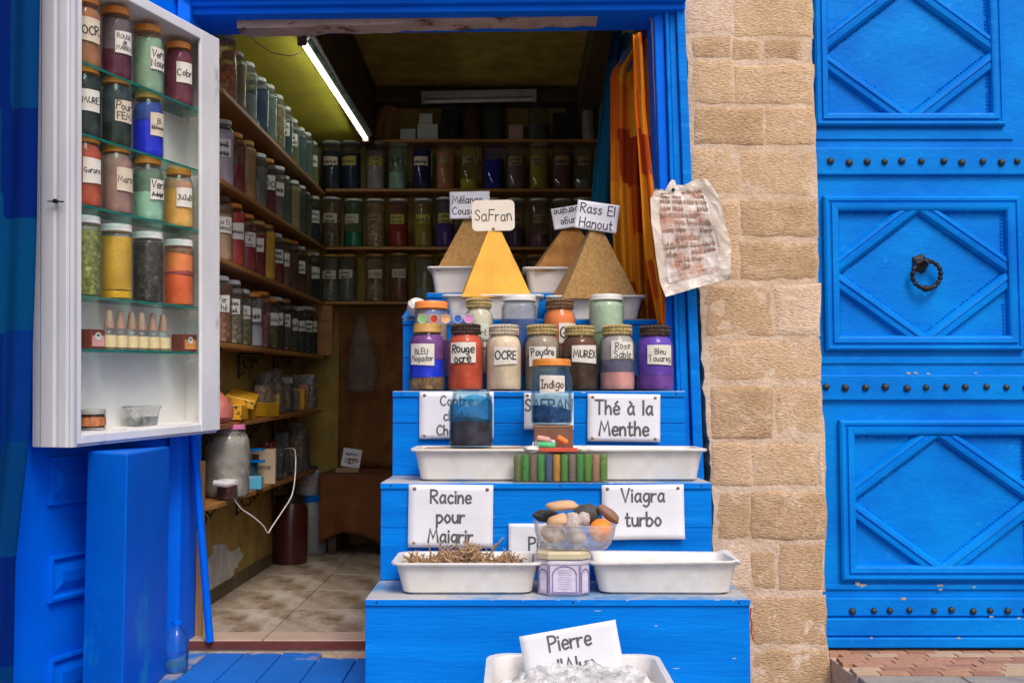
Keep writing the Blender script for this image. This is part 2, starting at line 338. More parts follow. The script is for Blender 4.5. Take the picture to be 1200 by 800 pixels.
def glyph(ch):
    w, s = G.get(ch, G[' ']); res = []
    for st in s.split(';'):
        if not st: continue
        sm = st[0] == '~'
        pts = [tuple(float(q) for q in a.split(',')) for a in st.lstrip('~').split()]
        res.append(catmull(pts) if sm else pts)
    return w, res
def layout(text, jit, rg, gap=16):
    x = 0; out = []
    for ch in text:
        w, ss = glyph(ch)
        dy = rg.uniform(-1, 1) * jit * 14; sc = 1 + rg.uniform(-1, 1) * jit * .2; sl = rg.uniform(-1, 1) * jit * .22
        for st in ss: out.append([(x + (a + sl * b) * sc, b * sc + dy) for a, b in st])
        x += w * sc + gap
    return out, max(1, x - gap)
def scribble(rg, n=5):
    out = []; x = 0
    for k in range(n):
        h = rg.choice((60, 60, 60, 95)); w = rg.uniform(25, 50)
        out.append(catmull([(x, rg.uniform(0, 20)), (x + w*.3, h), (x + w*.55, rg.uniform(0, 25)), (x + w, rg.uniform(20, 60))], 3)); x += w + 12
    return out, x
def ribbon(B, pts, w, fn, k):
    n = len(pts)
    if n < 2: return
    vs = []
    for i in range(n):
        p = Vector(pts[i]); a = Vector(pts[max(i-1, 0)]); b = Vector(pts[min(i+1, n-1)])
        d0 = (p - a); d1 = (b - p)
        if d0.length < 1e-9: d0 = d1
        if d1.length < 1e-9: d1 = d0
        if d0.length < 1e-9: return
        d0.normalize(); d1.normalize(); t = d0 + d1
        if t.length < .3: t = d1
        t.normalize(); nn = Vector((-t.y, t.x)); q = 1 / max(.55, abs(nn.dot(Vector((-d1.y, d1.x)))))
        if i == 0: p = p - d1 * w * .35
        if i == n - 1: p = p + d0 * w * .35
        for sgn in (-1, 1):
            e = p + nn * sgn * w * .5 * q; vs.append(fn(e.x, e.y, k))
    B.add(vs, [(2*i, 2*i+2, 2*i+3, 2*i+1) for i in range(n - 1)])
def write(lines, w, h, fn, rg, jit=0, sw=.11, fill=.86, align='c', lh=1.45, size=None, name='lettering', m=None, parent=None, rot=0):
    """lettering for a paper w x h centred at 0,0 of the surface fn(x, y, layer); lines share one letter size"""
    B = MB(); sets = [scribble(rg, rg.randint(4, 6)) if t == '~' else layout(t, jit, rg) for t in lines]
    if jit: sw *= rg.uniform(.75, 1.2)
    nl = len(lines); mw = max(s[1] for s in sets)
    sc = min(w * fill / mw, h * fill / (100 + (nl - 1) * 100 * lh)) if not size else size / 100
    k = 0; tot = (nl - 1) * lh * 100 + 100
    for i, (ss, tw) in enumerate(sets):
        y0 = (tot / 2 - 100 - i * lh * 100) * sc
        x0 = -tw * sc / 2 if align == 'c' else -w * fill / 2
        for st in ss:
            k += 1
            pts = [(x0 + a * sc, y0 + b * sc) for a, b in st]
            if rot: pts = [(a * math.cos(rot) - b * math.sin(rot), a * math.sin(rot) + b * math.cos(rot)) for a, b in pts]
            ribbon(B, pts, sw * 100 * sc, fn, k)
    return B.build(name, m or m_ink, parent, fixn=False)

# ------------------------------------------------------------------ jars
def body_profile(kind, r, h, lr, lh):
    """outer glass profile from base to neck"""
    t = h - lh * .8
    if kind == 'mason':
        return [(r*.80, 0), (r*.93, h*.012), (r*.99, h*.05), (r, h*.12), (r, t*.74), (r*.97, t*.82), (r*.87, t*.90), (lr*.95, t*.955), (lr*.90, t)]
    if kind == 'tall':
        return [(r*.86, 0), (r*.97, h*.01), (r, h*.04), (r, h*.12), (r*.975, h*.135), (r*.975, t*.80), (r, t*.82), (r, t*.88), (r*.9, t*.93), (lr*.94, t*.96), (lr*.9, t)]
    if kind == 'straight':
        return [(r*.9, 0), (r*.98, h*.01), (r, h*.04), (r, t*.90), (r*.96, t*.94), (lr*.92, t*.97), (lr*.92, t)]
    if kind == 'cut':     # slightly waisted preserving jar
        return [(r*.84, 0), (r*.95, h*.012), (r, h*.06), (r*.98, h*.3), (r*.97, t*.7), (r, t*.80), (r*.9, t*.9), (lr*.95, t*.95), (lr*.9, t)]
def rad_at(prof, z):
    for (r0, z0), (r1, z1) in zip(prof, prof[1:]):
        if z0 <= z <= z1: return r0 + (r1 - r0) * (z - z0) / max(1e-6, z1 - z0)
    return prof[-1][0]
def jar(loc, r, h, kind='mason', lid='straw', lidh=.03, lidr=None, fill=((1, (.5, .1, .05)),), label=None, rz=0, title='', cat='jar', group=None, name='jar',
        gm=None, lumpy=0, seed=None, tilt=(0, 0), labw=1.3, labz=(.42, .72), laba=0, labm=None, jit=.35, sw=.155, topslope=0, inkm=None, seg=28, residue=True):
    rg = random.Random(seed if seed is not None else int(abs(loc[0]*917 + loc[2]*313 + loc[1]*77) * 100))
    root = empty(name, loc, rz, tilt[0], tilt[1]); tag(root, title, cat, group)
    lidr = lidr or r * .76; lh = lidh
    pr = body_profile(kind, r, h, lidr, lh)
    inner = [(max(.001, a - .003), z) for a, z in reversed(pr)]
    g = MB(); g.lathe(pr, seg, cap=False); g.add([( pr[0][0]*math.cos(2*math.pi*k/seg), pr[0][0]*math.sin(2*math.pi*k/seg), 0) for k in range(seg)], [tuple(range(seg))])
    g.build('glass_body', gm or m_glass, root)
    z0 = .006
    top_prev = z0
    for idx, layer in enumerate(fill):
        f, c = layer[0], layer[1]; z1 = z0 + (h - lh * .9 - z0) * f
        zs = [top_prev] + [z for a, z in pr if top_prev + .002 < z < z1 - .002] + [z1]
        prof = [(max(.002, rad_at(pr, z) - .004), z) for z in zs]
        b = MB(); n = len(prof); vs = []; fs = []; last = idx == len(fill) - 1
        ph = rg.uniform(0, 6); am = h * (.012 if len(fill) > 1 or f < .95 else .0) + topslope * (1 if last else .6)
        bt = MB()
        for i, (a, z) in enumerate(prof):
            for k in range(seg):
                t = 2 * math.pi * k / seg
                dz = am * math.sin(t + ph) if i == n - 1 else 0
                vs.append((a * math.cos(t), a * math.sin(t), z + dz))
        for i in range(n - 1):
            for k in range(seg): fs.append((i*seg + k, i*seg + (k+1) % seg, (i+1)*seg + (k+1) % seg, (i+1)*seg + k))
        top = [(n-1)*seg + k for k in range(seg)]; ci = len(vs); vs.append((0, 0, prof[-1][1] + h * rg.uniform(0, .03) * (f < .95)))
        fs += [(top[k], top[(k+1) % seg], ci) for k in range(seg)]
        fs.append(tuple(range(seg))[::-1])
        b.add(vs, fs, True); b.build('contents', powder(c, layer[2] if len(layer) > 2 else lumpy), root)
        top_prev = z1 + .0004
    ft = fill[-1]
    if residue and ft[0] < .93:
        za_ = z0 + (h - lh * .9 - z0) * ft[0] - .004; zb2 = pr[-3][1]; zs = [za_] + [z for a, z in pr if za_ + .003 < z < zb2] + [zb2]
        if zb2 > za_ + .01:
            q = MB(); q.lathe([(rad_at(pr, z) - .0036, z) for z in zs], seg, cap=False)
            cc = ft[1]; q.build('powder_residue', glass('residue_%d_%d_%d' % (cc[0]*99, cc[1]*99, cc[2]*99), (.98, .98, .98), .16, tuple(min(.9, v*1.15) for v in cc), .3, .0, .2), root, fixn=False)
    if lid:
        l = MB(); lz = h - lh
        if lid in ('straw', 'cream', 'dark', 'brown'):
            prof = [(lidr*.98, lz)]
            for q in range(3):
                zz = lz + lh * (q + .5) / 3.15; prof += [(lidr * 1.0, zz - lh*.12), (lidr*1.035, zz), (lidr * 1.0, zz + lh*.12), (lidr*.975, zz + lh*.155)]
            prof += [(lidr*.97, h - lh*.04), (lidr*.9, h)]
            l.lathe(prof, seg)
            l.build('lid', LIDS[lid], root)
            br = MB()      # braid stitches on the band
            for row in range(3):
                zz = lz + lh * (row + .5) / 3.15
                for k in range(26):
                    t = 2 * math.pi * (k + .5 * row) / 26
                    c = Vector((lidr * 1.035 * math.cos(t), lidr * 1.035 * math.sin(t), zz))
                    tv = Vector((-math.sin(t), math.cos(t), 0)) * lidr * .1 + Vector((0, 0, lh * .1 * (1 if row % 2 else -1)))
                    br.tube([c - tv, c + tv], lh * .075, 4)
            o = br.build('braid', LIDS[lid], root); o['kind'] = 'stuff'
        else:
            l.lathe([(lidr*.98, lz), (lidr*1.03, lz + lh*.08), (lidr*1.03, lz + lh*.2), (lidr, lz + lh*.26), (lidr, lz + lh*.82), (lidr*.97, lz + lh*.95), (lidr*.9, h), (lidr*.86, h - lh*.06)], seg)
            l.build('lid', LIDS[lid], root)
    else:
        rim = MB(); zz = pr[-1][1]
        for q in range(3): rim.lathe([(lidr*.9, zz - .002 + q*.005), (lidr*.96, zz + q*.005), (lidr*.9, zz + .002 + q*.005)], seg, cap=False)
        rim.build('rim', gm or m_glass, root)
    if label is not None:
        za, zb = h * labz[0], h * labz[1]
        w2 = r * labw / 2; hh = zb - za; zc = (za + zb) / 2; ph2 = [rg.uniform(-.004, .004) for _ in range(4)]
        R0 = max(rad_at(pr, za), rad_at(pr, zb), rad_at(pr, zc)) + .0012
        def fn(x, y, k):
            a = laba + x / R0; rr = R0 + .00002 * k + (.0004 if k else 0)
            return (rr * math.sin(a), -rr * math.cos(a), zc + y)
        lb = MB()
        def corner(u, v):
            e = (ph2[0]*(1-u) + ph2[1]*u) if v > .5 else (ph2[2]*(1-u) + ph2[3]*u)
            return fn((u - .5) * 2 * w2, (v - .5) * hh + e * abs(v - .5) * 2 , 0)
        lb.grid(corner, 10, 2); lo = lb.build('label', labm or m_lab, root, fixn=False)
        if label: write(label, w2*2, hh, fn, rg, jit, sw, .88, lh=1.25, m=inkm or m_ink, parent=lo)
    return root

# ================================================================== SETTING
YF = 3.6                                   # plane of the shop front
FLZ = P(300, 750, YF).z                    # level of the shop floor at its front edge
g = MB(); g.box((-30, -40, -.3), (30, 30, 0))
struct(g.build('street_ground', mat('street_paving', (.30, .26, .22), (.22, .19, .16), 3, .85, .5), bevel=0))

# --- stone wall between shop and door
wl = empty('stone_wall', (0, 0, 0)); tag(wl, 'wall of rough honey coloured sandstone blocks between the shop opening and the blue door', 'wall')
left_edge = [(797, -120), (798, 0), (803, 60), (808, 150), (811, 230), (818, 330), (822, 420), (828, 500), (834, 560), (836, 640), (838, 845)]
right_edge = [(975, 845), (972, 762), (966, 745), (964, 700), (966, 650), (968, 560), (966, 500), (961, 455), (960, 380), (958, 300), (958, 230), (955, 160), (952, 80), (950, 0), (948, -120)]
def jag(pts, n=5, amp=2.0, sd=1):
    rg = random.Random(sd); out = []
    for (x0, y0), (x1, y1) in zip(pts, pts[1:]):
        for i in range(n): out.append((x0 + (x1-x0)*i/n + rg.uniform(-amp, amp), y0 + (y1-y0)*i/n))
    out.append(pts[-1]); return out
poly = []
for x, y in jag(left_edge, 7, 2.4, 2) + jag(right_edge, 5, .9, 3):
    p = P(x, y, YF); poly.append((p.x, p.z))
b = MB(); b.slab(poly, YF, YF + .32); b.build('mortar_bed', m_mortar, wl)
blocks = [(800,-60,858,38,3),(860,-60,951,43,1),(812,43,856,67,2),(859,47,889,71,2),(894,47,939,71,2),(813,71,860,121,1),(862,77,952,122,1),
 (815,127,894,169,2),(898,126,954,170,1),(811,174,866,228,1),(868,177,950,229,1),(818,234,865,328,1),(868,235,957,277,2),(868,283,957,328,2),
 (827,335,904,393,2),(908,334,959,393,3),(830,400,960,445,1),(834,453,905,513,2),(910,451,961,508,1),(834,520,878,568,1),(882,520,956,568,1),(959,518,967,568,3),
 (842,577,879,630,2),(881,577,967,632,2),(848,638,878,690,3),(881,646,907,690,2),(913,636,965,692,2),(882,699,966,755,2),(882,761,971,818,2),(840,697,878,755,2),(842,761,878,818,1)]
for i, (x0, y0, x1, y1, mi) in enumerate(blocks):
    a = P(x0 - 1.8, y1 + 1.8, YF); c = P(min(x1 + 1.8, 952 + max(0, y0) * .027), y0 - 1.8, YF); rg = random.Random(i * 3 + 1); pr = .0012 + rg.random() * .0035
    nx, nz = max(5, int((x1-x0)/5)), max(4, int((y1-y0)/5)); B = MB()
    def fn(u, v, off=i * 3.7):
        uu = min(1, max(0, u)); vv = min(1, max(0, v)); e = min(uu, 1-uu) * (c.x-a.x); e2 = min(vv, 1-vv) * (c.z-a.z); d = min(e, e2)
        x = a.x + (c.x-a.x) * uu; z = a.z + (c.z-a.z) * vv
        q = Vector((x * 9, off, z * 9))
        x += noise.noise(q * 1.7) * .007; z += noise.noise(q * 1.7 + Vector((9, 0, 3))) * .007
        rp_ = min(1, max(0, d - .001) / .009 * (1 + .5 * noise.noise(q * 3)))
        y = YF + .0025 - (pr + .0025) * rp_ - rp_ * (noise.noise(q * 1.3) * .003 + noise.noise(q * 4) * .002 + noise.noise(q*9)*.002)
        return (x, y, z)
    # graded grid: extra ring of vertices close to the border for the rounded arris
    us = [0, .0001] + [k / nx for k in range(0, nx + 1)][1:-1] + [.9999, 1]
    wx, wz = c.x-a.x, c.z-a.z
    us = [0, .006/wx, .016/wx] + [k / nx for k in range(1, nx) if .024/wx < k/nx < 1 - .024/wx] + [1 - .016/wx, 1 - .006/wx, 1]
    vz = [0, .006/wz, .016/wz] + [k / nz for k in range(1, nz) if .024/wz < k/nz < 1 - .024/wz] + [1 - .016/wz, 1 - .006/wz, 1]
    vs = [fn(u, v) for v in vz for u in us]; n = len(us)
    B.add(vs, [(j*n + k, j*n + k + 1, (j+1)*n + k + 1, (j+1)*n + k) for j in range(len(vz)-1) for k in range(n-1)], True)
    o = B.build('stone_block', (None, m_stone, m_stone2, m_stone3)[mi], wl, fixn=False)
# red chalk stroke on the stone
b = MB(); pts = [P(x, y, YF - .03) for x, y in ((880, 712), (879, 722), (881, 731), (880, 740), (883, 750))]; b.tube(pts, .003, 5)
b.build('red_paint_mark', mat('red_paint', (.5, .05, .04), None, 40, .7, .2), wl)

# --- shop room
RX0, RX1, RY1 = -1.19, .50, 6.12
CZ1, CZ2 = CAMZ + 1.50, CAMZ + 1.82
XB = -.78
b = MB(); b.box((RX0 - .2, YF + .02, FLZ - .5), (RX0, RY1 + .2, CZ2 + .3)); struct(b.build('left_wall', None or mat('peeling_mustard_wall', (.50, .35, .08), (.30, .20, .05), 5, .8, 1.0, 38, c3=(.55, .52, .50), c3scale=2.2, c3lo=.60, c3hi=.63, dist=.012)))
b = MB(); b.box((RX0, RY1, FLZ - .5), (RX1 + .2, RY1 + .2, CZ2 + .3)); struct(b.build('back_wall', m_yel))
b = MB(); b.box((RX1, YF + .32, FLZ - .5), (RX1 + .2, RY1, CZ2 + .3)); struct(b.build('right_wall', m_yel))
b = MB(); b.box((RX0, YF + .3, CZ1), (XB - .06, RY1, CZ1 + .1)); struct(b.build('low_yellow_ceiling', m_yelceil))
b = MB(); b.box((XB, YF + .3, CZ2), (RX1, RY1, CZ2 + .1)); struct(b.build('upper_ceiling', m_yelup))
b = MB(); b.box((XB - .06, YF + .3, CZ1 - .03), (XB, RY1 - .002, CZ2 + .3)); tag(b.build('ceiling_beam', m_woodd, bevel=.006), 'dark wooden beam running back along the edge of the yellow ceiling', 'beam')
b = MB(); b.box((XB + .001, RY1 - .16, P(600, 118, 5.95).z), (RX1 - .002, RY1 - .003, P(600, 103, 5.95).z)); tag(b.build('ceiling_beam', m_woodd, bevel=.006), 'dark wooden board crossing the back wall just above the top shelf', 'beam')
b = MB(); b.box((RX1 - .13, YF + .33, CZ2 - .14), (RX1 - .002, RY1 - .17, CZ2 - .002)); tag(b.build('ceiling_beam', m_woodd, bevel=.006), 'dark beam along the right side of the shop ceiling above the cloths', 'beam')
lwall = bpy.data.objects['left_wall']; b = MB(); pp = [(250, 640), (262, 636), (268, 646), (279, 640), (284, 650), (278, 662), (272, 668), (270, 680), (262, 686), (258, 697), (246, 700), (240, 690), (242, 660)]
vv = []
rgp = random.Random(4); pp = [(pp[k][0] + (pp[(k+1) % len(pp)][0] - pp[k][0])*f + rgp.uniform(-1.6, 1.6), pp[k][1] + (pp[(k+1) % len(pp)][1] - pp[k][1])*f + rgp.uniform(-1.6, 1.6)) for k in range(len(pp)) for f in (0, .33, .66)]
for x, y in pp:
    q = ray_plane(x, y, Vector((RX0, 0, 0)), Vector((1, 0, 0))); vv += [(RX0 + .0005, q.y, q.z), (RX0 + .004, q.y, q.z)]
n = len(pp); b.add(vv, [tuple(2*k + 1 for k in range(n))] + [(2*k, 2*((k+1) % n), 2*((k+1) % n) + 1, 2*k + 1) for k in range(n)])
b.build('bare_plaster', mat('bare_white_plaster', (.62, .60, .58), (.45, .42, .4), 12, .9, .8), lwall)
# floor tiles
fl = empty('shop_floor', (0, 0, FLZ)); struct(fl)
b = MB(); b.box((RX0, YF + .03, -.3), (RX1, RY1, -.008)); b.build('grout_bed', mat('dark_grout', (.12, .09, .06), None, 20, .9, .3), fl)
m_tile = mat('brown_veined_tile', (.60, .53, .46), (.40, .32, .24), 4.5, .35, .05, stretch=(1, .55, 1), c3=(.20, .13, .075), c3scale=6, c3lo=.44, c3hi=.60, lo=.4, hi=.6)
xs = [RX0, -1.19 + .0001]; tx = -.83; rows = [3.73 + .42 * k for k in range(-0, 7)]
tid = 0
for j in range(6):
    y0 = 3.735 + .42 * j; y1 = min(y0 + .411, RY1)
    for i in range(-1, 4):
        x0 = tx + .42 * i; x1 = x0 + .416; x0 = max(x0, RX0 + .002); x1 = min(x1, RX1 - .002)
        if x1 - x0 < .05: continue
        b = MB(); b.box((0, 0, -.008), (x1 - x0, y1 - y0, 0)); b.build('floor_tile', m_tile, fl, loc=(x0, y0, rnd.uniform(-.0008, .0008)), bevel=.001)
for (x0, x1) in ((RX0 + .06, -.833), (-.829, -.2), (-.196, .45)):
    b = MB(); b.box((0, 0, -.02), (x1 - x0, .125, .001)); b.build('threshold_tile', mat('pink_threshold_tile', (.58, .43, .34), (.48, .34, .26), 8, .4, .1), fl, loc=(x0, YF + .005, 0), bevel=.002)
b = MB(); b.box((RX0 + .0, YF - .012, -.026), (.45, YF + .004, -.003)); b.build('edge_strip', mat('dark_red_edge', (.16, .035, .02), None, 20, .6, .3), fl)
b = MB(); b.box((RX0, YF - .006, -.6), (.45, YF + .003, -.027)); b.build('step_riser', m_mortar, fl)
b = MB(); b.box((RX0 + .001, YF + .06, 0), (RX0 + .010, RY1, .055)); b.build('skirting', mat('grimy_skirting', (.13, .095, .05), (.05, .04, .025), 8, .7, .3), fl)
# blue planks in front of the threshold
sp = empty('blue_step', (0, 0, 0)); tag(sp, 'worn blue painted plank step on the ground in front of the shop threshold', 'step')
zt = P(300, 764, 3.57).z
xe = [-1.10, -1.0, -.88, -.755, -.625, -.50, -.36, -.15]
m_step = mat('worn_blue_floor_paint', (.004, .15, .58), (.003, .12, .48), 5, .5, .4, 40, c3=(.42, .36, .36), c3scale=4, c3lo=.60, c3hi=.66, dist=.004)
m_step0 = mat('paint_worn_plank', (.40, .34, .36), (.25, .27, .36), 7, .7, .4, 40, c3=(.01, .16, .5), c3scale=6, c3lo=.5, c3hi=.6, dist=.004)
for i in range(len(xe) - 1):
    yb = 3.575 if xe[i+1] < -.55 else 3.50
    b = MB(); b.prism([(xe[i] + .002, 2.3), (xe[i+1] - .002, 2.3), (xe[i+1] - .002, yb + rnd.uniform(-.012, .004)), (xe[i] + .002, yb)], zt - .05, zt + rnd.uniform(-.002, .001))
    b.build('plank', m_step0 if i == 0 else m_step, sp, bevel=.003)
b = MB(); b.box((-1.3, 2.31, 0), (-.1, 3.58, zt - .052)); b.build('base', m_mortar, sp)

# --- facade above and left of the opening
b = MB(); b.box((-2.4, YF + .01, 0), (-1.13, YF + .3, 3.4)); tag(b.build('shop_facade_wall', m_bluedeep), 'deep blue wall left of the shop opening, mostly hidden by the shutter', 'wall')
TZ = P(600, 6, 3.5).z
lt = empty('shop_lintel', (0, 0, 0)); tag(lt, 'blue painted wooden lintel with stepped mouldings across the top of the shop opening', 'lintel')
def lint(y0, z0, y1, z1, x0=-1.25, x1=.585, m=m_bluedeep, nm='board', rise=.0):
    b = MB(); b.slab([(x0, z0), (x1, z0 + rise), (x1, z1), (x0, z1)], y0, y1); return b.build(nm, m, lt, bevel=.004)
z_a = P(600, 21, 3.56).z
lint(3.52, z_a - .006, 3.72, 3.3, rise=.02)
lint(3.495, z_a + .016, 3.519, 3.0, rise=.02, nm='moulding'); lint(3.47, z_a + .034, 3.494, 3.0, rise=.02, nm='moulding', m=m_blue)
b = MB()
pts_t = []; rg = random.Random(5)
for k in range(25):
    x = 280 + (700 - 280) * k / 24; yb = 36 - 12 * k / 24 + rg.uniform(-1.5, 1.5); yt = 27 - 13 * k / 24
    pts_t.append((x, yb, yt))
poly = [(P(x, yb, 3.6).x, P(x, yb, 3.6).z) for x, yb, yt in pts_t] + [(P(x, yt - 4, 3.6).x, P(x, yt - 4, 3.6).z) for x, yb, yt in reversed(pts_t)]
b.slab(poly, 3.575, 3.66)
b.build('worn_lath', mat('flaking_white_lath', (.52, .38, .31), (.40, .27, .2), 8, .8, .8, c3=(.12, .04, .02), c3scale=10, c3lo=.56, c3hi=.64, stretch=(1, 1, 3)), lt)
# stone / plaster above lintel (out of frame) closes the room
b = MB(); b.box((-1.13, YF + .05, 3.02), (.60, YF + .3, 3.4)); tag(b.build('wall_above_lintel', m_mortar), 'plaster wall above the shop lintel at the top edge of the photo', 'wall')
b = MB(); b.box((-1.5, YF + .31, CZ2 + .3), (RX1 + .3, RY1 + .2, CZ2 + .45)); struct(b.build('roof_slab', m_mortar))

# --- right door frame of the shop (moulded, leaning a little)
fr = empty('door_frame', (0, 0, 0)); tag(fr, 'bright blue moulded door frame between the shop opening and the stone wall', 'door frame')
def lean(prof, ptop, pbot, m, nm):
    b = MB(); n = len(prof); vs = [(pbot[0] + x, pbot[1] + y, pbot[2]) for x, y in prof] + [(ptop[0] + x, ptop[1] + y, ptop[2]) for x, y in prof]
    b.add(vs, [tuple(range(n)), tuple(range(n, 2*n))[::-1]] + [(i, n+i, n+(i+1) % n, (i+1) % n) for i in range(n)])
    return b.build(nm, m, fr, bevel=.0025)
for xa0, xa1, xb0, xb1, dy, m, nm in ((766, 778, 784, 795, .0, m_bluedeep, 'inner_jamb'), (778, 783, 795, 800, -.02, m_blue, 'moulding'), (783, 791, 800, 812, -.008, m_bluedoor, 'moulding'), (791, 801, 812, 825, -.026, m_blue, 'moulding')):
    t0, t1 = P(xa0, 8, 3.56), P(xa1, 8, 3.56); q0, q1 = P(xb0, 560, 3.56), P(xb1, 560, 3.56)
    ext = (q0 - t0) * .5; q0 = q0 + ext; q1 = q1 + ext; t0 = t0 - ext * .5; t1 = t1 - ext * .5
    b = MB(); ya, yb = 3.56 + dy, 3.74
    vs = [(q0.x, ya, q0.z), (q1.x - .0015, ya, q1.z), (q1.x - .0015, yb, q1.z), (q0.x, yb, q0.z), (t0.x, ya, t0.z), (t1.x - .0015, ya, t1.z), (t1.x - .0015, yb, t1.z), (t0.x, yb, t0.z)]
    b.add(vs, [(3,2,1,0),(4,5,6,7),(0,1,5,4),(1,2,6,5),(2,3,7,6),(3,0,4,7)]); b.build(nm, m, fr, bevel=.004)
t, q = P(764, 20, 3.6), P(789, 560, 3.6)
b = MB(); b.tube([q.lerp(t, k / 24) + Vector((rnd.uniform(-.002, .002), .0, 0)) for k in range(25)], .005, 5); b.build('raw_edge', m_mortar, fr)

# --- blue studded door at the right
YD = 3.69
dr = empty('studded_door', (0, 0, 0)); tag(dr, 'blue wooden door with diamond panels, rows of iron studs and a round iron knocker', 'door')
def DX(px): return P(px, 400, YD).x
def DZ(py): return P(1080, py, YD).z
b = MB(); b.box((DX(938), YD, DZ(757)), (DX(1330), YD + .05, DZ(-150))); b.build('leaf', m_bluedoor, dr)
def rect(x0, y0, x1, y1): return [(DX(x0), DZ(y0)), (DX(x1), DZ(y0)), (DX(x1), DZ(y1)), (DX(x0), DZ(y1))]
PX = YD / F
def panel(o, i, dia, dmid):
    # o outer rect, i inner rect
    w = (i[0] - o[0]) * PX
    b = MB(); b.loop_sweep(rect(*o), [(0, 0), (0, .018), (w*.14, .024), (w*.30, .023), (w*.36, .017), (w*.46, .017), (w*.52, .025), (w*.78, .024), (w*.92, .021), (w, .012), (w + .001, -.001)], YD - .001)
    b.build('panel_moulding', m_bluedoor, dr, fixn=True)
    # diamond band: its inner corners touch the frame, its outer corners are cut off by the frame
    w = 17.5 * PX; ix0, iz0, ix1, iz1 = DX(i[0] - 2), DZ(i[3] + 2), DX(i[2] + 2), DZ(i[1] - 2)
    cx_ = sum(p[0] for p in dia) / 4; cy_ = sum(p[1] for p in dia) / 4
    out = []
    for x, y in dia:
        dx_, dy_ = x - cx_, y - cy_
        out.append((DX(x + (31 if dx_ > 20 else -31 if dx_ < -20 else 0)), DZ(y + (22 if dy_ > 20 else -22 if dy_ < -20 else 0))))
    b = MB(); b.loop_sweep(out, [(-w*.05, 0), (0, .007), (w*.14, .0185), (w*.34, .0200), (w*.40, .015), (w*.52, .015), (w*.58, .0215), (w*.82, .0195), (w, .009), (w*1.05, 0)], YD - .0015)
    ob = b.build('diamond_moulding', m_bluedoor, dr); bmm = bmesh.new(); bmm.from_mesh(ob.data)
    for co, no in (((ix0, 0, 0), (-1, 0, 0)), ((ix1, 0, 0), (1, 0, 0)), ((0, 0, iz0), (0, 0, -1)), ((0, 0, iz1), (0, 0, 1))):
        bmesh.ops.bisect_plane(bmm, geom=bmm.verts[:] + bmm.edges[:] + bmm.faces[:], plane_co=co, plane_no=no, clear_outer=True)
    bmm.to_mesh(ob.data); bmm.free()
    bd = MB(); dd = [(DX(x), DZ(y)) for x, y in dia]; rgb = random.Random(int(i[1]))
    segs = [(dd[k], dd[(k+1) % 4], (cx_, cy_)) for k in range(4)]
    ri = rect(*i); segs += [(ri[k], ri[(k+1) % 4], None) for k in range(4)]
    for a_, c_, _ in segs:
        a_, c_ = Vector(a_), Vector(c_); n = int((c_ - a_).length / (4.4 * PX))
        for k in range(n):
            if rgb.random() < .12: continue
            p = a_.lerp(c_, (k + .5) / n); r_ = 1.5 * PX * rgb.uniform(.75, 1.1)
            q = (Vector((DX(cx_), DZ(cy_))) - p).normalized() * (r_ * .6); p = p + q
            bd.add([(p.x - r_, YD - .002, p.y), (p.x, YD - .002, p.y - r_), (p.x + r_, YD - .002, p.y), (p.x, YD - .002, p.y + r_), (p.x, YD - .0085, p.y)], [(0, 1, 4), (1, 2, 4), (2, 3, 4), (3, 0, 4)])
    o_ = bd.build('beading', m_bluedoor, dr); o_['kind'] = 'stuff'
panel((959, -118, 1183, 149), (975, -100, 1165, 134), [(974, 63), (1068, -8), (1165, 63), (1072, 134)], 0)
panel((966, 231, 1198, 411), (984, 250, 1177, 394), [(986, 321), (1077, 251), (1176, 320), (1083, 391)], 0)
panel((980, 492, 1213, 679), (998, 512, 1194, 663), [(998, 586), (1094, 514), (1193, 585), (1096, 661)], 0)
def bar(x0, y0, x1, y1, h, nm='rail', bev=.005):
    b = MB(); b.box((DX(x0), YD - h, DZ(y1)), (DX(x1), YD - .0012, DZ(y0))); return b.build(nm, m_bluedoor, dr, bevel=bev)
bar(940, 153, 1194, 164, .007, 'fillet', .002)
bar(940, 418, 1330, 426, .007, 'fillet', .002); bar(940, 684, 1330, 690, .008, 'fillet', .002)
bar(940, 174, 1330, 206, .016); bar(940, 439, 1330, 469, .016); bar(940, 699, 1330, 721, .016); bar(940, 722.3, 1330, 743, .030); bar(940, 744, 1330, 756, .040)
rgc = random.Random(31)
for x, y, sz in ((999, 683, 4.5), (1005, 685, 3.5), (1094, 685, 3), (1094, 690, 2), (1133, 687, 2), (1062, 437, 2.2), (1070, 437, 2.6), (1085, 438, 1.8), (1140, 437, 1.6), (1050, 700, 3), (1110, 744, 2.2), (1150, 721, 2.4), (1097, 663, 2.5), (1180, 722, 2), (1010, 744, 1.6)):
    b = MB(); n = 9; cx_, cz_ = DX(x), DZ(y); hh_ = .0175 if 432 < y < 442 or 690 < y < 722 else (.0305 if 722 <= y < 744 else (.0405 if y >= 744 else .0086))
    vs = []
    for k in range(n):
        rr_ = sz * PX * rgc.uniform(.5, 1.1); t_ = 2*math.pi*k/n; vs.append((cx_ + rr_*1.3*math.cos(t_), YD - hh_, cz_ + rr_*.7*math.sin(t_)))
    b.add(vs, [tuple(range(n))]); b.build('paint_chip', mat('bare_chipped_wood', (.50, .40, .32), (.28, .24, .22), 60, .8, .3), dr)
m_studm = m_stud
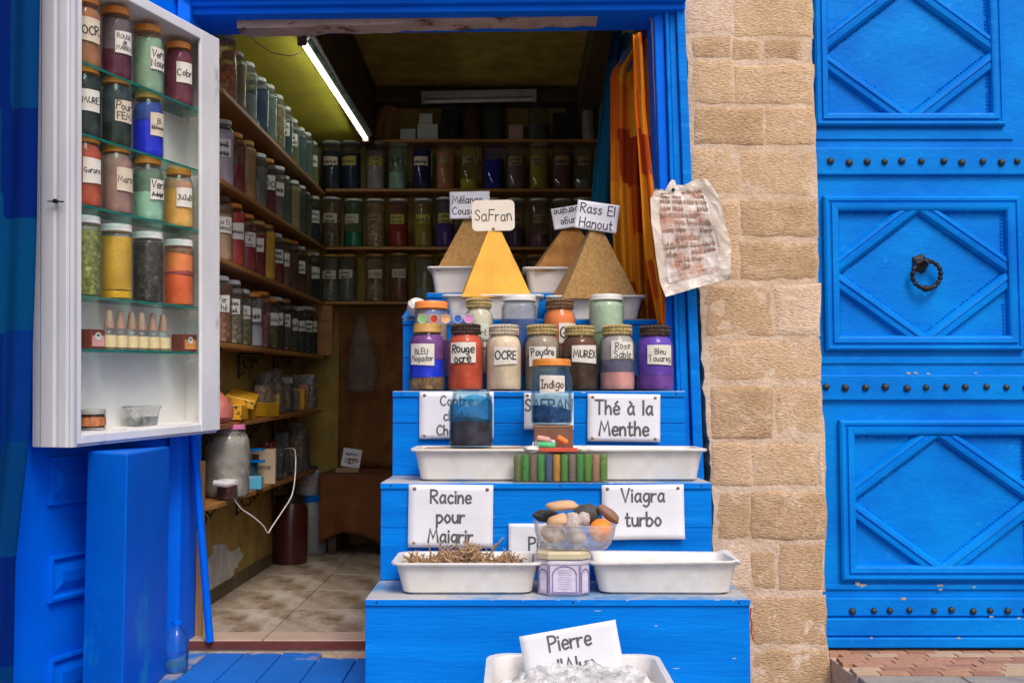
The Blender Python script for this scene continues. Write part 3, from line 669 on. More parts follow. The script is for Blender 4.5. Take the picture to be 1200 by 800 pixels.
def stud(x, y, r, h):
    b = MB(); rr = r * PX
    prof = [(rr, 0), (rr*.97, rr*.25), (rr*.8, rr*.6), (rr*.45, rr*.85), (rr*.12, rr*.95)]
    vs = []; fs = []; seg = 12
    for a, z in prof:
        for k in range(seg):
            t = 2*math.pi*k/seg; vs.append((DX(x) + a*math.cos(t), YD - h - z, DZ(y) + a*math.sin(t)))
    for i in range(len(prof)-1):
        for k in range(seg): fs.append((i*seg+k, i*seg+(k+1) % seg, (i+1)*seg+(k+1) % seg, (i+1)*seg+k))
    fs.append(tuple((len(prof)-1)*seg + k for k in range(seg)))
    b.add(vs, fs, True); b.build('stud', m_studm, dr)
for xs_, y, r in (((975,997,1019,1040,1060,1083,1108,1130,1154,1177,1196,1218), 191, 4.2), ((966,988,1011,1034,1059,1082,1105,1128,1153,1176,1197,1219), 454, 4.2), ((992,1016,1035,1056,1084,1105,1129,1150,1169,1191,1212), 714, 4.0)):
    for x in xs_: stud(x + rnd.uniform(-1, 1), y + rnd.uniform(-1, 1), r * rnd.uniform(.9, 1.08), .0165)
kn = MB(); cx, cz = DX(1080), DZ(309)
kn_plate = MB(); prof = []
vs = []
for lay, (sc, yy) in enumerate(((1, 0), (.95, .006), (.6, .012), (.2, .02))):
    for k in range(20):
        t = 2*math.pi*k/20; rr = .030 * (1 + .13 * math.cos(5*t)) * sc; vs.append((cx + rr*math.cos(t)*.95, YD - .001 - yy, cz + rr*math.sin(t)*1.1))
kn_plate.add(vs, [(i*20 + k, i*20 + (k+1) % 20, (i+1)*20 + (k+1) % 20, (i+1)*20 + k) for i in range(3) for k in range(20)] + [tuple(60 + k for k in range(20))], True)
kp = kn_plate.build('knocker', m_iron, dr)
rb = MB(); c = Vector((DX(1084), YD - .028, DZ(323))); rr = 16.5 * PX
rb.tube([c + Vector((rr*math.cos(t), -.004*math.sin(3*t), rr*math.sin(t))) for t in [2*math.pi*k/48 for k in range(49)]], [.0075 + .0022*math.sin(k*2.2) for k in range(49)], 8)
rb.sphere(c + Vector((-.004, -.002, -rr)), .015, 10, 6, (1.2, .8, .8)); rb.tube([c + Vector((0, .026, rr)), c + Vector((0, -.01, rr)), c + Vector((0, -.01, rr - .012))], .008, 8)
rb.build('ring', m_iron, kp)
# terracotta paving in front of the door
tp = empty('terracotta_doorstep', (0, 0, 0)); tag(tp, 'doorstep paved with small terracotta bricks under the blue studded door, with a grey stone kerb', 'doorstep')
zs = DZ(757) - .006
x_l = P(974, 780, YF).x; yk = zs
yfront = 3.33
b = MB(); b.box((x_l, yfront, 0), (2.3, YD + .1, zs - .014)); b.build('bed', m_mortar, tp)
m_br = [mat('terracotta_a', (.46, .25, .15), (.38, .19, .11), 20, .85, .4), mat('terracotta_b', (.38, .19, .12), (.30, .14, .09), 20, .85, .4), mat('terracotta_c', (.52, .37, .25), (.44, .30, .19), 20, .85, .4)]
bw, bd = .092, .044
ci = 0
for j in range(16):
    y0 = yfront + .008 + j * (bd + .003)
    if y0 + bd > YD + .05: break
    for i in range(20):
        x0 = x_l + .012 + i * (bw + .003) + (j % 3) * .026 - .03
        x1 = x0 + bw; x0 = max(x0, x_l + .002)
        if x1 - x0 < .01 or x0 > 2.1: continue
        b = MB(); b.box((0, 0, -.014), (x1 - x0, bd, rnd.uniform(-.002, .001))); b.build('brick', rnd.choice(m_br), tp, loc=(x0, y0, zs), bevel=.0015); 
xk = x_l
while xk < 2.1:
    wk = rnd.uniform(.22, .4); b = MB(); b.box((xk + .002, yfront - .42, 0), (xk + wk, yfront + .004, zs - .003)); b.build('kerb_stone', mat('grey_kerb', (.34, .31, .27), (.24, .21, .18), 9, .9, .9), tp, bevel=.006); xk += wk + .004

# ================================================================== LEFT: shutter leaf, cabinet, box
HG = Vector((-1.09, 3.6)); NR = Vector((-1.335, 2.78)); ld = (HG - NR).normalized(); lnn = Vector((ld.y, -ld.x))   # normal towards the opening
lf = empty('shutter_leaf', (NR.x, NR.y, 0), math.atan2(ld.y, ld.x)); tag(lf, 'open blue wooden shutter leaf with raised panels behind the white cabinet', 'shutter')
LL = (HG - NR).length
b = MB(); b.box((0, 0, FLZ - .1), (LL, .045, 2.95)); b.build('leaf', m_bluedeep, lf, bevel=.004)
n3 = Vector((lnn.x, lnn.y, 0)); o3 = Vector((NR.x, NR.y, 0))
def leafz(px, py): 
    q = ray_plane(px, py, o3, n3); return (q - Vector((NR.x, NR.y, 0))).dot(Vector((ld.x, ld.y, 0))), q.z
for y0, y1 in ((536, 592), (652, 706), (772, 830)):
    s0, z1 = leafz(56, y0); _, z0 = leafz(56, y1)
    b = MB(); w = .022; pr_ = [(0, .0), (0, .012), (w*.4, .013), (w*.7, .004), (w, .003), (w*2.2, .012), (w*2.25, .012)]
    pts = [(s0, z0), (s0 + .44, z0), (s0 + .44, z1), (s0, z1)]
    b.loop_sweep(pts, pr_, -.0005); b.box((s0 + w*2.2, -.0125, z0 + w*2.2), (s0 + .44 - w*2.2, -.001, z1 - w*2.2)); b.build('raised_panel', m_bluedeep, lf, fixn=False)
# sanity: the leaf's -y side faces the opening
b = MB(); p0, p1 = P(197, 520, 3.46), P(224, 520, 3.585)
b.prism([(p0.x, 3.47), (p1.x, 3.49), (p1.x, 3.70), (p0.x - .02, 3.70)], 0, 2.96); tag(b.build('door_jamb', m_bluedeep, bevel=.004), 'deep blue wooden jamb at the left of the shop opening below the white cabinet', 'jamb')
# standing box
b = MB(); N_ = P(148, 600, 2.78); R_ = P(198, 600, 3.28); L_ = P(101, 600, 2.93)
bz = P(148, 531, 2.78).z
b.prism([(N_.x, N_.y), (R_.x, R_.y), (R_.x - .12, R_.y + .04), (L_.x, L_.y)], zt, bz); tag(b.build('blue_box', mat('scuffed_blue_board', (.0, .14, .72), (.0, .115, .62), 4, .5, .3, 40, spec=.12, c3=(.01, .32, .62), c3scale=3.2, c3lo=.58, c3hi=.72, dist=.004), bevel=.006), 'tall plain blue wooden box standing under the white cabinet by the shop entrance', 'box')
b = MB(); a, c = P(226, 500, 3.56), P(246, 751, 3.58); b.tube([a + (a - c) * .1, a, a.lerp(c, .5), c], .0125, 12); tag(b.build('blue_pole', m_bluedeep), 'thin blue pole leaning against the left side of the shop opening', 'pole')
b = MB(); a, c = P(229, 540, 3.66), P(236, 751, 3.66); b.prism([(c.x - .022, 3.66), (c.x, 3.66), (c.x, 3.675), (c.x - .022, 3.675)], FLZ + .001, a.z); tag(b.build('wooden_lath', m_stick), 'bare brown wooden lath standing behind the blue pole', 'lath')
# water bottle
root = empty('water_bottle', P(206, 792, 3.32)); root.location.z = zt + .001; tag(root, 'clear plastic water bottle with blue cap standing behind the tall blue box', 'bottle')
hB = P(206, 727, 3.32).z - zt; b = MB(); b.lathe([(.034, 0), (.037, .01), (.036, hB*.15), (.038, hB*.3), (.036, hB*.45), (.037, hB*.6), (.026, hB*.78), (.012, hB*.88), (.012, hB*.93)], 20, cap=False); b.build('bottle_body', m_glassb, root)
b = MB(); b.lathe([(.035, .004), (.035, hB*.35)], 20); b.build('water', glass('water_tint', (.6, .85, .95), .02), root)
b = MB(); b.lathe([(.015, hB*.925), (.015, hB), (.012, hB*1.005)], 16); b.build('cap', m_bluedeep, root)

# --- white cabinet
cm = lambda x, y: Vector(((x - 600), F, (400 - y)))
def camdir(x, y):
    a, b_ = (x - 600) / F, (400 - y) / F
    return Vector((a, math.cos(TH) - b_ * math.sin(TH), math.sin(TH) + b_ * math.cos(TH)))
U = camdir(963, 432).normalized()
O = P(88, 521, 2.82)
Wv = (Vector((0, 0, 1)) - U * U.z).normalized(); Nv = U.cross(Wv).normalized()     # Nv: out of the opening (towards +X)
if Nv.x < 0: Nv = -Nv
CM = Matrix(((U.x, Nv.x, Wv.x, O.x), (U.y, Nv.y, Wv.y, O.y), (U.z, Nv.z, Wv.z, O.z), (0, 0, 0, 1)))  # local x=U y=N z=W
def cab(px, py, inset=0):
    q = ray_plane(px, py, O - Nv * inset, Nv) - O
    return q.dot(U), q.dot(Wv)
cb = empty('wall_cabinet'); cb.matrix_world = CM; tag(cb, 'open white wooden display cabinet with glass shelves hung on the blue shutter at the left', 'cabinet')
CL = cab(258, 498)[0]; CH = cab(250, 42)[1]; CD = .125; CT = .0
ins = cab(97, 509)[1]; stile = cab(96, 300)[0]; rst = CL - cab(236, 300)[0]
print('cabinet', CL, CH, stile, rst, ins)
b = MB(); b.box((0.012, -CD, .006), (CL - .012, -CD + .012, CH - .006)); b.build('back_panel', m_cabin, cb)
for x0, x1, nm in ((.008, .022, 'side_panel'), (CL - .022, CL - .008, 'side_panel')):
    b = MB(); b.box((x0, -CD + .0125, .01), (x1, -.0125, CH - .01)); b.build(nm, m_cabin, cb)
b = MB(); b.box((.022, -CD + .0125, .012), (CL - .022, -.0125, .03)); b.build('bottom_panel', m_cabin, cb)
b = MB(); b.box((.022, -CD + .0125, CH - .03), (CL - .022, -.0125, CH - .012)); b.build('top_panel', m_cabin, cb)
def frm(x0, x1, z0, z1, nm):
    b = MB(); b.box((x0, -.012, z0), (x1, 0, z1)); b.build(nm, m_white, cb, bevel=.003)
frm(0, stile, 0, CH, 'stile'); frm(CL - rst, CL, 0, CH, 'stile'); frm(stile + .0005, CL - rst - .0005, 0, ins, 'bottom_rail'); frm(stile + .0005, CL - rst - .0005, CH - ins*1.3, CH, 'top_rail')
# moulded outer side (faces the street)
b = MB(); prof = [(0, 0), (-.006, 0), (-.009, -.010), (-.006, -.015), (-.010, -.022), (-.010, -.045), (-.006, -.050), (-.006, -.056), (-.010, -.062), (-.010, -.100), (-.006, -.106), (-.006, -CD - .004), (.006, -CD - .004), (.006, 0)]
b.prism([(x, y) for x, y in prof], -.006, CH + .01); b.build('moulded_side', mat('lilac_grey_white', (.60, .61, .65), (.45, .46, .52), 4, .5, .4, 30, stretch=(1, 1, .25), c3=(.25, .25, .30), c3scale=8, c3lo=.62, c3hi=.76, dist=.003), cb)  # outer side in a greyer, bluer white than the front frame
b = MB(); b.box((0, -CD - .004, -.008), (CL, -.013, .0)); b.build('moulded_base', m_white, cb, bevel=.002)
sh_t = []
for yl, yr in ((71, 130), (154, 202), (238, 272), (344, 363), (409, 414)):
    a = cab(97, yl)[1]; c = cab(239, yr)[1]; t = (a + c) / 2; sh_t.append(t)
    b = MB(); b.box((.023, -CD + .013, t - .003), (CL - .045, -.0135, t + .003)); so_ = b.build('glass_shelf', m_shelfglass, cb)
    b = MB(); b.box((.023, -.0133, t - .0034), (CL - .044, -.0118, t + .0034)); b.build('polished_edge', m_shelfedge, so_)
    for xx in (.03, CL - .055):
        for yy in (-.03, -CD + .03):
            b = MB(); b.box((xx, yy - .006, t - .022), (xx + .02, yy + .006, t - .0036)); b.build('shelf_clip', m_plastic, cb, bevel=.002)
sh_t.append(.03)
b = MB(); b.tube([(-.013, -.05, CH*.5), (-.022, -.05, CH*.5)], .006, 8); b.tube([(-.02, -.05, CH*.5), (-.022, -.02, CH*.5 - .004), (-.022, -.07, CH*.5)], .002, 5); b.build('wire_hook', m_iron, cb)
JM = Matrix(((Nv.x, U.x, Wv.x, 0), (Nv.y, U.y, Wv.y, 0), (Nv.z, U.z, Wv.z, 0), (0, 0, 0, 1)))
def cabjar(px, ytop, level, w=.092, **k):
    s, _ = cab(px, 300, .062); t0 = sh_t[level] + .0034
    _, tt = cab(px, ytop, .062); p = O + U * s - Nv * .064 + Wv * t0
    h = max(.05, tt - t0 - .004)
    j = jar(p, w / 2, h, **k)
    j.matrix_world = Matrix.Translation(p) @ JM @ Matrix.Rotation(R(67 + (px % 7) * 3 - 9), 4, 'Z')
    return j
GRP = 'jars on the glass shelves of the white cabinet'
def tp(name_, where): return name_ + ', ' + where
cj = [
 (99, -4, 0, 'orange', ((.9, (.33, .13, .05)),), ['OCR'], 'ochre brown powder jar half hidden at the top left of the cabinet', 0),
 (136, 9, 0, 'orange', ((.42, (.09, .012, .03)), (.92, (.13, .09, .10))), ['ROUGE', 'de', 'MARRA'], 'dark maroon powder jar labelled ROUGE on the top glass shelf of the cabinet', 0),
 (174, 30, 0, 'orange', ((.86, (.23, .36, .23)),), ['Vert', 'Nour'], 'jar of pale green powder on the top glass shelf of the cabinet', 0),
 (210, 50, 0, 'orange', ((.95, (.13, .02, .04)),), ['Cobr'], 'jar of deep maroon powder at the right end of the top glass shelf', 0),
 (99, 77, 1, 'orange', ((.95, (.012, .022, .018)),), ['MURE'], 'jar of nearly black powder labelled MURE at the left of the second glass shelf', 0),
 (136, 90, 1, 'orange', ((.35, (.008, .02, .012)), (.92, (.03, .04, .045))), ['Pour', 'FEM'], 'jar of black green powder labelled FEM, middle of the second glass shelf', 0),
 (174, 108, 1, 'gold', ((.60, (.006, .02, .62)), (.90, (.03, .06, .28))), ['Bl', '~'], 'jar of bright ultramarine blue powder on the second glass shelf of the cabinet', 0),
 (100, 158, 2, 'orange', ((.93, (.42, .07, .03)),), ['Garanc'], 'jar of brick red powder at the left of the third glass shelf', 0),
 (137, 170, 2, 'orange', ((.93, (.30, .17, .14)),), ['Maro'], 'jar of dusty rose brown powder on the third glass shelf', 0),
 (174, 184, 2, 'orange', ((.48, (.28, .52, .36)), (.86, (.12, .18, .12))), ['Vert', '~'], 'jar two thirds full of mint green powder on the third glass shelf', 0),
 (210, 197, 2, 'orange', ((.72, (.78, .38, .08)), (.88, (.42, .22, .12))), ['JuJuB'], 'jar of yellow orange powder labelled JuJuB at the right of the third glass shelf', 0),
 (99, 252, 3, 'white', ((.90, (.26, .30, .06), 1),), None, 'white lidded jar of green yellow herbs at the left of the fourth glass shelf', 0),
 (137, 262, 3, 'white', ((.12, (.75, .38, .02)), (.92, (.52, .31, .03))), None, 'white lidded jar of golden yellow liquid on the fourth glass shelf', 0),
 (174, 271, 3, 'white', ((.92, (.05, .042, .035), 1),), None, 'white lidded jar of black brown grains on the fourth glass shelf', 0),
 (210, 280, 3, 'white', ((.50, (.70, .12, .03)), (.55, (.3, .05, .05)), (.86, (.78, .2, .05))), None, 'white lidded jar of layered orange red powder at the right of the fourth glass shelf', 0)]
for px, yt, lv, lid, fill, lab, ti, _ in cj:
    fill = tuple((f_[0], tuple(min(.9, v ** .96 * 1.22) for v in f_[1])) + tuple(f_[2:]) for f_ in fill)
    cabjar(px, yt, lv, .094, kind='straight' if lv == 3 else 'mason', lid=lid, lidh=.022, lidr=.043 if lv == 3 else .038, fill=fill, label=lab, title=ti, group=GRP, labw=1.15, labz=(.34, .66), laba=0, seed=px + yt, jit=.5, sw=.15, labm=(m_lab, m_laby)[(px + lv) % 2], gm=m_glass, topslope=.002)
def cabplace(name, s, inset, lv): 
    e = empty(name); e.matrix_world = Matrix.Translation(O + U*s - Nv*inset + Wv*(sh_t[lv] + .0036)) @ JM @ Matrix.Rotation(R(90), 4, 'Z') 
    return e
for k, px in enumerate((128, 141, 154, 166, 179, 191)):
    s, _ = cab(px, 400, .06); e = cabplace('perfume_bottle', s, .06, 4)
    tag(e, 'small pink capped perfume bottle in the cabinet, %s of six' % ('first from the left', 'second from the left', 'third from the left', 'fourth from the left', 'fifth from the left', 'last at the right')[k], 'bottle', 'six small perfume bottles on the lowest glass shelf')
    hh = .112
    b = MB(); b.lathe([(.019, 0), (.022, .004), (.022, .045), (.018, .056), (.008, .064), (.008, .072)], 18, cap=False); b.build('glass_body', m_glass, e)
    b = MB(); b.lathe([(.019, .003), (.0195, .036), (.001, .036)], 16); b.build('perfume', powder((.60, .42, .18)), e)
    b = MB(); b.grid(lambda u, v: (.0226*math.cos(R(232) + (u-.5)*2.2), .0226*math.sin(R(232) + (u-.5)*2.2), .008 + v*.034), 8, 1); b.build('label', mat('printed_gold_label', (.66, .5, .36), (.75, .62, .25), 120, .6, .1), e)
    b = MB(); b.lathe([(.014, .062), (.0145, .068), (.008, hh), (.005, hh + .002)], 16); b.build('cap', mat('pink_cap', (.62, .36, .26), None, 20, .3, 0), e)
for px, w, col, ti in ((107, .062, (.62, .26, .28), 'small pink and brown soap box at the left end of the lowest glass shelf'), (216, .075, (.16, .05, .03), 'small brown and orange soap box at the right end of the lowest glass shelf')):
    s, _ = cab(px, 400, .05); e = cabplace('soap_box', s, .05, 4); tag(e, ti, 'box')
    b = MB(); b.box((-w/2, -.022, 0), (w/2, .022, .055)); b.build('carton', mat('carton_brown', (.17, .045, .03), None, 20, .5, .05), e, bevel=.0015)
    b = MB(); b.box((-w/2 + .006, -.0226, .008), (w/2 - .004, -.022, .038)); lb = b.build('printed_panel', mat('carton_panel_%d' % px, (.72, .36, .34) if px < 150 else (.72, .3, .08), None, 20, .5, 0), e)
    b = MB(); b.add([(.014*math.cos(t), -.0229, .036 + .011*math.sin(t)) for t in [2*math.pi*k/18 for k in range(18)]], [tuple(range(18))]); b.build('emblem', mat('carton_emblem', (.75, .72, .66), None, 20, .5, 0), lb)
    b = MB(); b.add([(.008*math.cos(t), -.0231, .036 + .007*math.sin(t)) for t in [math.pi*k/9 for k in range(10)]], [tuple(range(10))]); b.build('emblem_mark', mat('carton_green', (.02, .22, .16), None, 20, .5, 0), lb)
s, _ = cab(109, 490, .06); p = O + U*s - Nv*.06 + Wv*.0305
j = jar(p, .034, .058, 'straight', 'grey', .014, .034, ((1, (.12, .03, .015)),), None, title='small dark brown cream jar with orange band on the cabinet floor', group=None, gm=m_glass)
j.matrix_world = Matrix.Translation(p) @ JM
b = MB(); b.lathe([(.0345, .012), (.0345, .036)], 24, cap=False); b.build('printed_band', mat('orange_band', (.68, .24, .07), (.3, .1, .05), 90, .5, 0), j)
s, _ = cab(167, 485, .06); e = cabplace('plastic_tub', s, .062, 5); e.location -= Wv * .0031; tag(e, 'small clear plastic tub with dark green contents on the cabinet floor', 'tub')
def rrect(w, d, r, n=4):
    out = []
    for cx_, cy_, a0 in ((w/2 - r, d/2 - r, 0), (-w/2 + r, d/2 - r, 90), (-w/2 + r, -d/2 + r, 180), (w/2 - r, -d/2 + r, 270)):
        for k in range(n + 1):
            t = R(a0 + 90 * k / n); out.append((cx_ + r*math.cos(t), cy_ + r*math.sin(t)))
    return out
def rings(B, specs, r=.012, n=4, cap0=True, cap1=True):
    """stack of rounded rectangles (w, d, z)"""
    m = 4 * (n + 1); vs = []; fs = []
    for w, d, z in specs:
        for x, y in rrect(w, d, min(r, w*.4, d*.4), n): vs.append((x, y, z))
    for i in range(len(specs) - 1):
        for k in range(m): fs.append((i*m + k, i*m + (k+1) % m, (i+1)*m + (k+1) % m, (i+1)*m + k))
    if cap0: fs.append(tuple(range(m))[::-1])
    if cap1: fs.append(tuple((len(specs)-1)*m + k for k in range(m)))
    B.add(vs, fs, True); return B
b = MB(); rings(b, [(.10, .05, 0), (.112, .06, .05), (.118, .066, .0505), (.118, .066, .056)], cap1=False); b.build('tub', m_frost, e)
b = MB(); rings(b, [(.096, .046, .002), (.102, .05, .026)]); b.build('contents', powder((.02, .07, .06), 1), e)
b = MB(); rings(b, [(.118, .066, .0565), (.119, .067, .06)]); b.build('lid', m_plastic, e)

# --- blue cloth hanging at the far left
def cloth(name, rows, Y, label, m, waves=5, amp=.03, nu=40, nv=50, Yf=None, cat='cloth', shy=0):
    """rows: (y, xl, xr) in photograph pixels at distance Y"""
    B = MB(); 
    def fn(u, v):
        y = rows[0][0] + (rows[-1][0] - rows[0][0]) * v
        for (ya, la, ra), (yb, lb_, rb_) in zip(rows, rows[1:]):
            if ya <= y <= yb: t = (y - ya) / (yb - ya); l = la + (lb_-la)*t; r_ = ra + (rb_-ra)*t; break
        yy = Y + (Yf(v) if Yf else 0) + shy * u
        q = amp * (math.sin(u * waves * 2 * math.pi + v * 1.3) * .7 + .5 * noise.noise(Vector((u * waves, v * 3, Y))))
        return P(l + (r_ - l) * u, y, yy) + Vector((0, q, 0))
    B.grid(fn, nu, nv); o = B.build(name, m, fixn=False, solid=.002)
    uv = o.data.uv_layers.new(name='UVMap')
    n1 = nu + 1
    for lp in o.data.loops:
        vi = lp.vertex_index; uv.data[lp.index].uv = ((vi % n1) / nu, 1 - (vi // n1) / nv)
    return tag(o, label, cat)
cloth('hanging_cloth', [(-60, -90, 47), (250, -90, 42), (500, -90, 34), (600, -90, 22), (660, -90, 15), (860, -90, 12)], 2.74, 'blue patchwork cloth hanging at the far left edge beside the cabinet',
      patch_mat('blue_patch_cloth', [(.0, .032, .15), (.0, .050, .16), (.0, .014, .14), (.0, .028, .19), (.0, .04, .16)], (2.4, 7, 1)), waves=3, amp=.018)

# ================================================================== DISPLAY STAIR
st = empty('display_stair', (0, 0, 0)); tag(st, 'bright blue stepped wooden display stand filling the right half of the shop entrance', 'display stand')
tiers = []   # x0,x1,front y,top z
YA, YB_, YC, YDD, YE = 2.80, 3.09, 3.40, 3.66, 3.90
tiers.append((P(410, 820, 2.3).x, P(905, 820, 2.3).x, 2.3, P(600, 808, 2.36).z - .112, YA))
zA = P(600, 701, YA).z; zB = P(600, 565, YB_).z; zC = P(600, 458, YC).z; zD = P(600, 374, YDD).z; zE = P(600, 343, YE).z
tiers.append((P(428, 701, YA).x, P(879, 701, YA).x, YA, zA, YB_)); tiers.append((P(446, 565, YB_).x, P(834, 565, YB_).x, YB_, zB, YC))
tiers.append((P(460, 458, YC).x, P(803, 458, YC).x, YC, zC, YDD)); tiers.append((P(472, 374, YDD).x, P(788, 374, YDD).x, YDD, zD, YE)); tiers.append((P(500, 343, YE).x, P(770, 343, YE).x, YE, zE, YE + .22))
prevz = 0
for i, (x0, x1, y0, z, y1) in enumerate(tiers):
    base = (tiers[i-1][3] + .0) if i else .0
    if i == 0: base = 0
    # riser boards
    hgt = z - .018 - base; nb = 1 if hgt < .14 else (2 if i != 1 else 1)
    cuts = [base + hgt * k / nb for k in range(nb + 1)]
    if i == 2: cuts = [base, base + hgt*.57, base + hgt]
    if i == 3: cuts = [base, base + hgt*.66, base + hgt]
    for k in range(len(cuts) - 1):
        b = MB(); b.box((x0 + .001, y0 + rnd.uniform(0, .0006), cuts[k] + .0006), (x1 - .001, y0 + .02, cuts[k+1] - .0006)); b.build('riser_board', m_blue, st, bevel=.002)
    b = MB(); b.box((x0, y0 - .003, z - .018), (x1, y1 + .0, z - .0)); b.build('tread', m_bluetop, st, bevel=.003)
    b = MB(); b.box((x0 + .0005, y0 - .0055, z - .0175), (x1 - .0005, y0 - .0034, z - .002)); b.build('tread_nosing', m_blue, st, bevel=.0008)
    for sx in (x0, x1 - .018):
        b = MB(); b.box((sx + .0005, y0 + .021, 0 if i else 0), (sx + .0175, y1 if i < 5 else y1, z - .0185)); b.build('side_board', m_blue, st, bevel=.002)
    for xq in (x0 + .03, x1 - .03, (x0 + x1)/2 + .04):
        b = MB(); q = MB(); b.lathe([(.0032, 0), (.0026, .0012)], 8); 
        b.v = [(v[0] + xq, y0 - .0056 - v[2], z - .009 + v[1]) for v in b.v]; b.build('nail_head', m_stud, st)
rgs = random.Random(12)
for k in range(26):
    i = rgs.choice((1, 1, 2, 2, 3)); x0, x1, y0, z, y1 = tiers[i]; cx_ = rgs.uniform(x0 + .02, x1 - .02); top = rgs.random() < .5
    cz_ = z - rgs.uniform(.0, .006) if top else rgs.uniform(z - .22, z - .03); yy = y0 - .0058 if top else y0 - .0006
    n = 9; sx, sz_ = rgs.uniform(.003, .012), rgs.uniform(.0008, .0022); b = MB()
    b.add([(cx_ + sx*math.cos(t_)*rgs.uniform(.6, 1.1), yy, min(z - .0022, cz_) + sz_*math.sin(t_)*rgs.uniform(.6, 1.1)) for t_ in [2*math.pi*q/n for q in range(n)]], [tuple(range(n))]); b.build('paint_chip', mat('chip_pale_blue', (.22, .48, .72), (.5, .55, .6), 50, .6, .2) if k % 3 else MATS['bare_chipped_wood'], st)
# raised ledge behind the front jar row
zL = zC + .055; yL = YC + .13
b = MB(); b.box((tiers[3][0] + .03, yL, zC + .0005), (tiers[3][1] - .02, YDD - .001, zL)); b.build('ledge', m_blue, st, bevel=.003)

# --- trays
def tray(name_label, xl, xr, yrim, ybase, Y, d=.2, rz=0, z=None, group='white plastic trays on the display stand', broken=False, h=None, r=.03):
    a = P(xl, yrim, Y); c = P(xr, yrim, Y); w = c.x - a.x; zb = z; hh = a.z - zb if h is None else h
    e = empty('plastic_tray', ((a.x + c.x)/2, Y + d/2, zb + .0008), rz); tag(e, name_label, 'tray', group)
    b = MB(); t = .028
    rings(b, [(w - 2*t - .02, d - 2*t - .02, 0), (w - 2*t, d - 2*t, .006), (w - .028, d - .028, hh - .010), (w - .004, d - .004, hh - .008), (w, d, hh - .004), (w - .002, d - .002, hh), (w - .03, d - .03, hh - .001), (w - .036, d - .036, hh - .006), (w - 2*t - .006, d - 2*t - .006, .009), (w - 2*t - .03, d - 2*t - .03, .005)], r, 5)
    for i, v in enumerate(b.v):
        q = .0022 * noise.noise(Vector((v[0]*14, v[1]*14 + xl, v[2]*10))); dz = 0
        if broken and v[2] > hh*.7 and v[0] > w*.36 : 
            dz = -.018 * (v[1] < -d*.1) * 0 + .010 * noise.noise(Vector((v[0]*40, v[1]*30, 3)))
        b.v[i] = (v[0] + q, v[1] + q, v[2] + dz + (q if v[2] > .01 else 0))
    b.build('tray_shell', m_tray, e); return e
tray('white plastic tray heaped with dried roots on the lowest visible step, left', 457, 636, 660, 700, 2.83, .23, z=zA)
tray('empty white plastic tray with a chipped right corner on the lowest visible step', 692, 872, 659, 700, 2.83, .23, rz=R(-1.5), z=zA, broken=True)
tray('shallow white plastic tray at the left of the second step, under the open blue jar', 480, 652, 526, 563, YB_ + .02, .24, z=zB)
tray('shallow white plastic tray at the right of the second step', 655, 831, 526, 563, YB_ + .022, .24, z=zB)
tray('white tray holding the yellow pyramid labelled Safran', 517, 638, 345, 373, YDD + .02, .2, z=zD, r=.02)
tray('white tray holding the front right brown Rass El Hanout pyramid', 640, 758, 346, 373, YDD + .021, .2, z=zD, r=.02)
tray('white tray under the brown pyramid labelled Mélange Couscous, behind at the left', 500, 608, 312, 343, YE + .01, .18, z=zE, r=.02)
tray('white tray under the rear right orange brown pyramid, behind Rass El Hanout', 612, 722, 313, 343, YE + .011, .18, z=zE, r=.02)
zBot = tiers[0][3]
tb = tray('large white tray of crumpled plastic at the bottom edge holding the Pierre card', 566, 795, 808, 830, 2.36, .34, z=zBot, r=.05)

# --- pyramids of spice
def pyramid(xa, ya, xl, xr, yb, Y, m, label, depth=.14, rz=0):
    apx = P(xa, ya, Y + depth/2); L0, R0 = P(xl, yb, Y), P(xr, yb, Y)
    hb = (R0.x - L0.x) / 2 * 1.04; cx_ = (L0.x + R0.x) / 2; z0 = L0.z - .016; ext = 1 + .016 / (apx.z - L0.z); hb *= ext
    e = MB(); tw = .016; ax = apx.x - cx_; H = apx.z - z0
    n = 10
    vs = []; fs = []
    for j in range(n + 1):
        f = j / n; w = hb + (tw - hb) * f; d = depth/2*ext + (tw - depth/2*ext) * f; cx2 = ax * f
        ring = []
        for a, c in ((-1, -1), (1, -1), (1, 1), (-1, 1)):
            nx2 = {(-1, -1): (1, -1), (1, -1): (1, 1), (1, 1): (-1, 1), (-1, 1): (-1, -1)}[(a, c)]
            for q in range(8):
                t = q / 8; x = cx2 + w * (a + (nx2[0] - a) * t); y = d * (c + (nx2[1] - c) * t); k = .0018 * noise.noise(Vector((x*50, y*50, f*9 + xa)))
                ring.append((x + k, y + k, f * H))
        vs += ring
    for j in range(n):
        for k in range(32): fs.append((j*32 + k, j*32 + (k+1) % 32, (j+1)*32 + (k+1) % 32, (j+1)*32 + k))
    fs.append(tuple(n*32 + k for k in range(32))); fs.append(tuple(range(32))[::-1])
    e.add(vs, fs); o = e.build('spice_pyramid', m, loc=(cx_, Y + depth/2 , z0)); o.rotation_euler.z = rz
    return tag(o, label, 'pyramid of spice', 'pyramids of pressed spice at the top of the stand')
m_saf = mat('saffron_yellow', (.76, .42, .07), (.66, .33, .04), 12, .85, .25, 70, c3=(.82, .43, .005), c3scale=11, c3lo=.54, c3hi=.68)
m_rass = mat('brown_spice', (.40, .235, .08), (.27, .15, .05), 90, .95, .9, 120, dist=.004)
m_couc = mat('tan_spice', (.42, .24, .08), (.30, .16, .05), 70, .95, .8, 110, dist=.004)
m_ging = mat('orange_brown_spice', (.42, .20, .05), (.24, .10, .03), 16, .95, .8, 90, dist=.004)
pyramid(579, 266, 541, 616, 343, YDD + .03, m_saf, 'smooth yellow spice pyramid under the handwritten Safran card', depth=.19, rz=R(7))
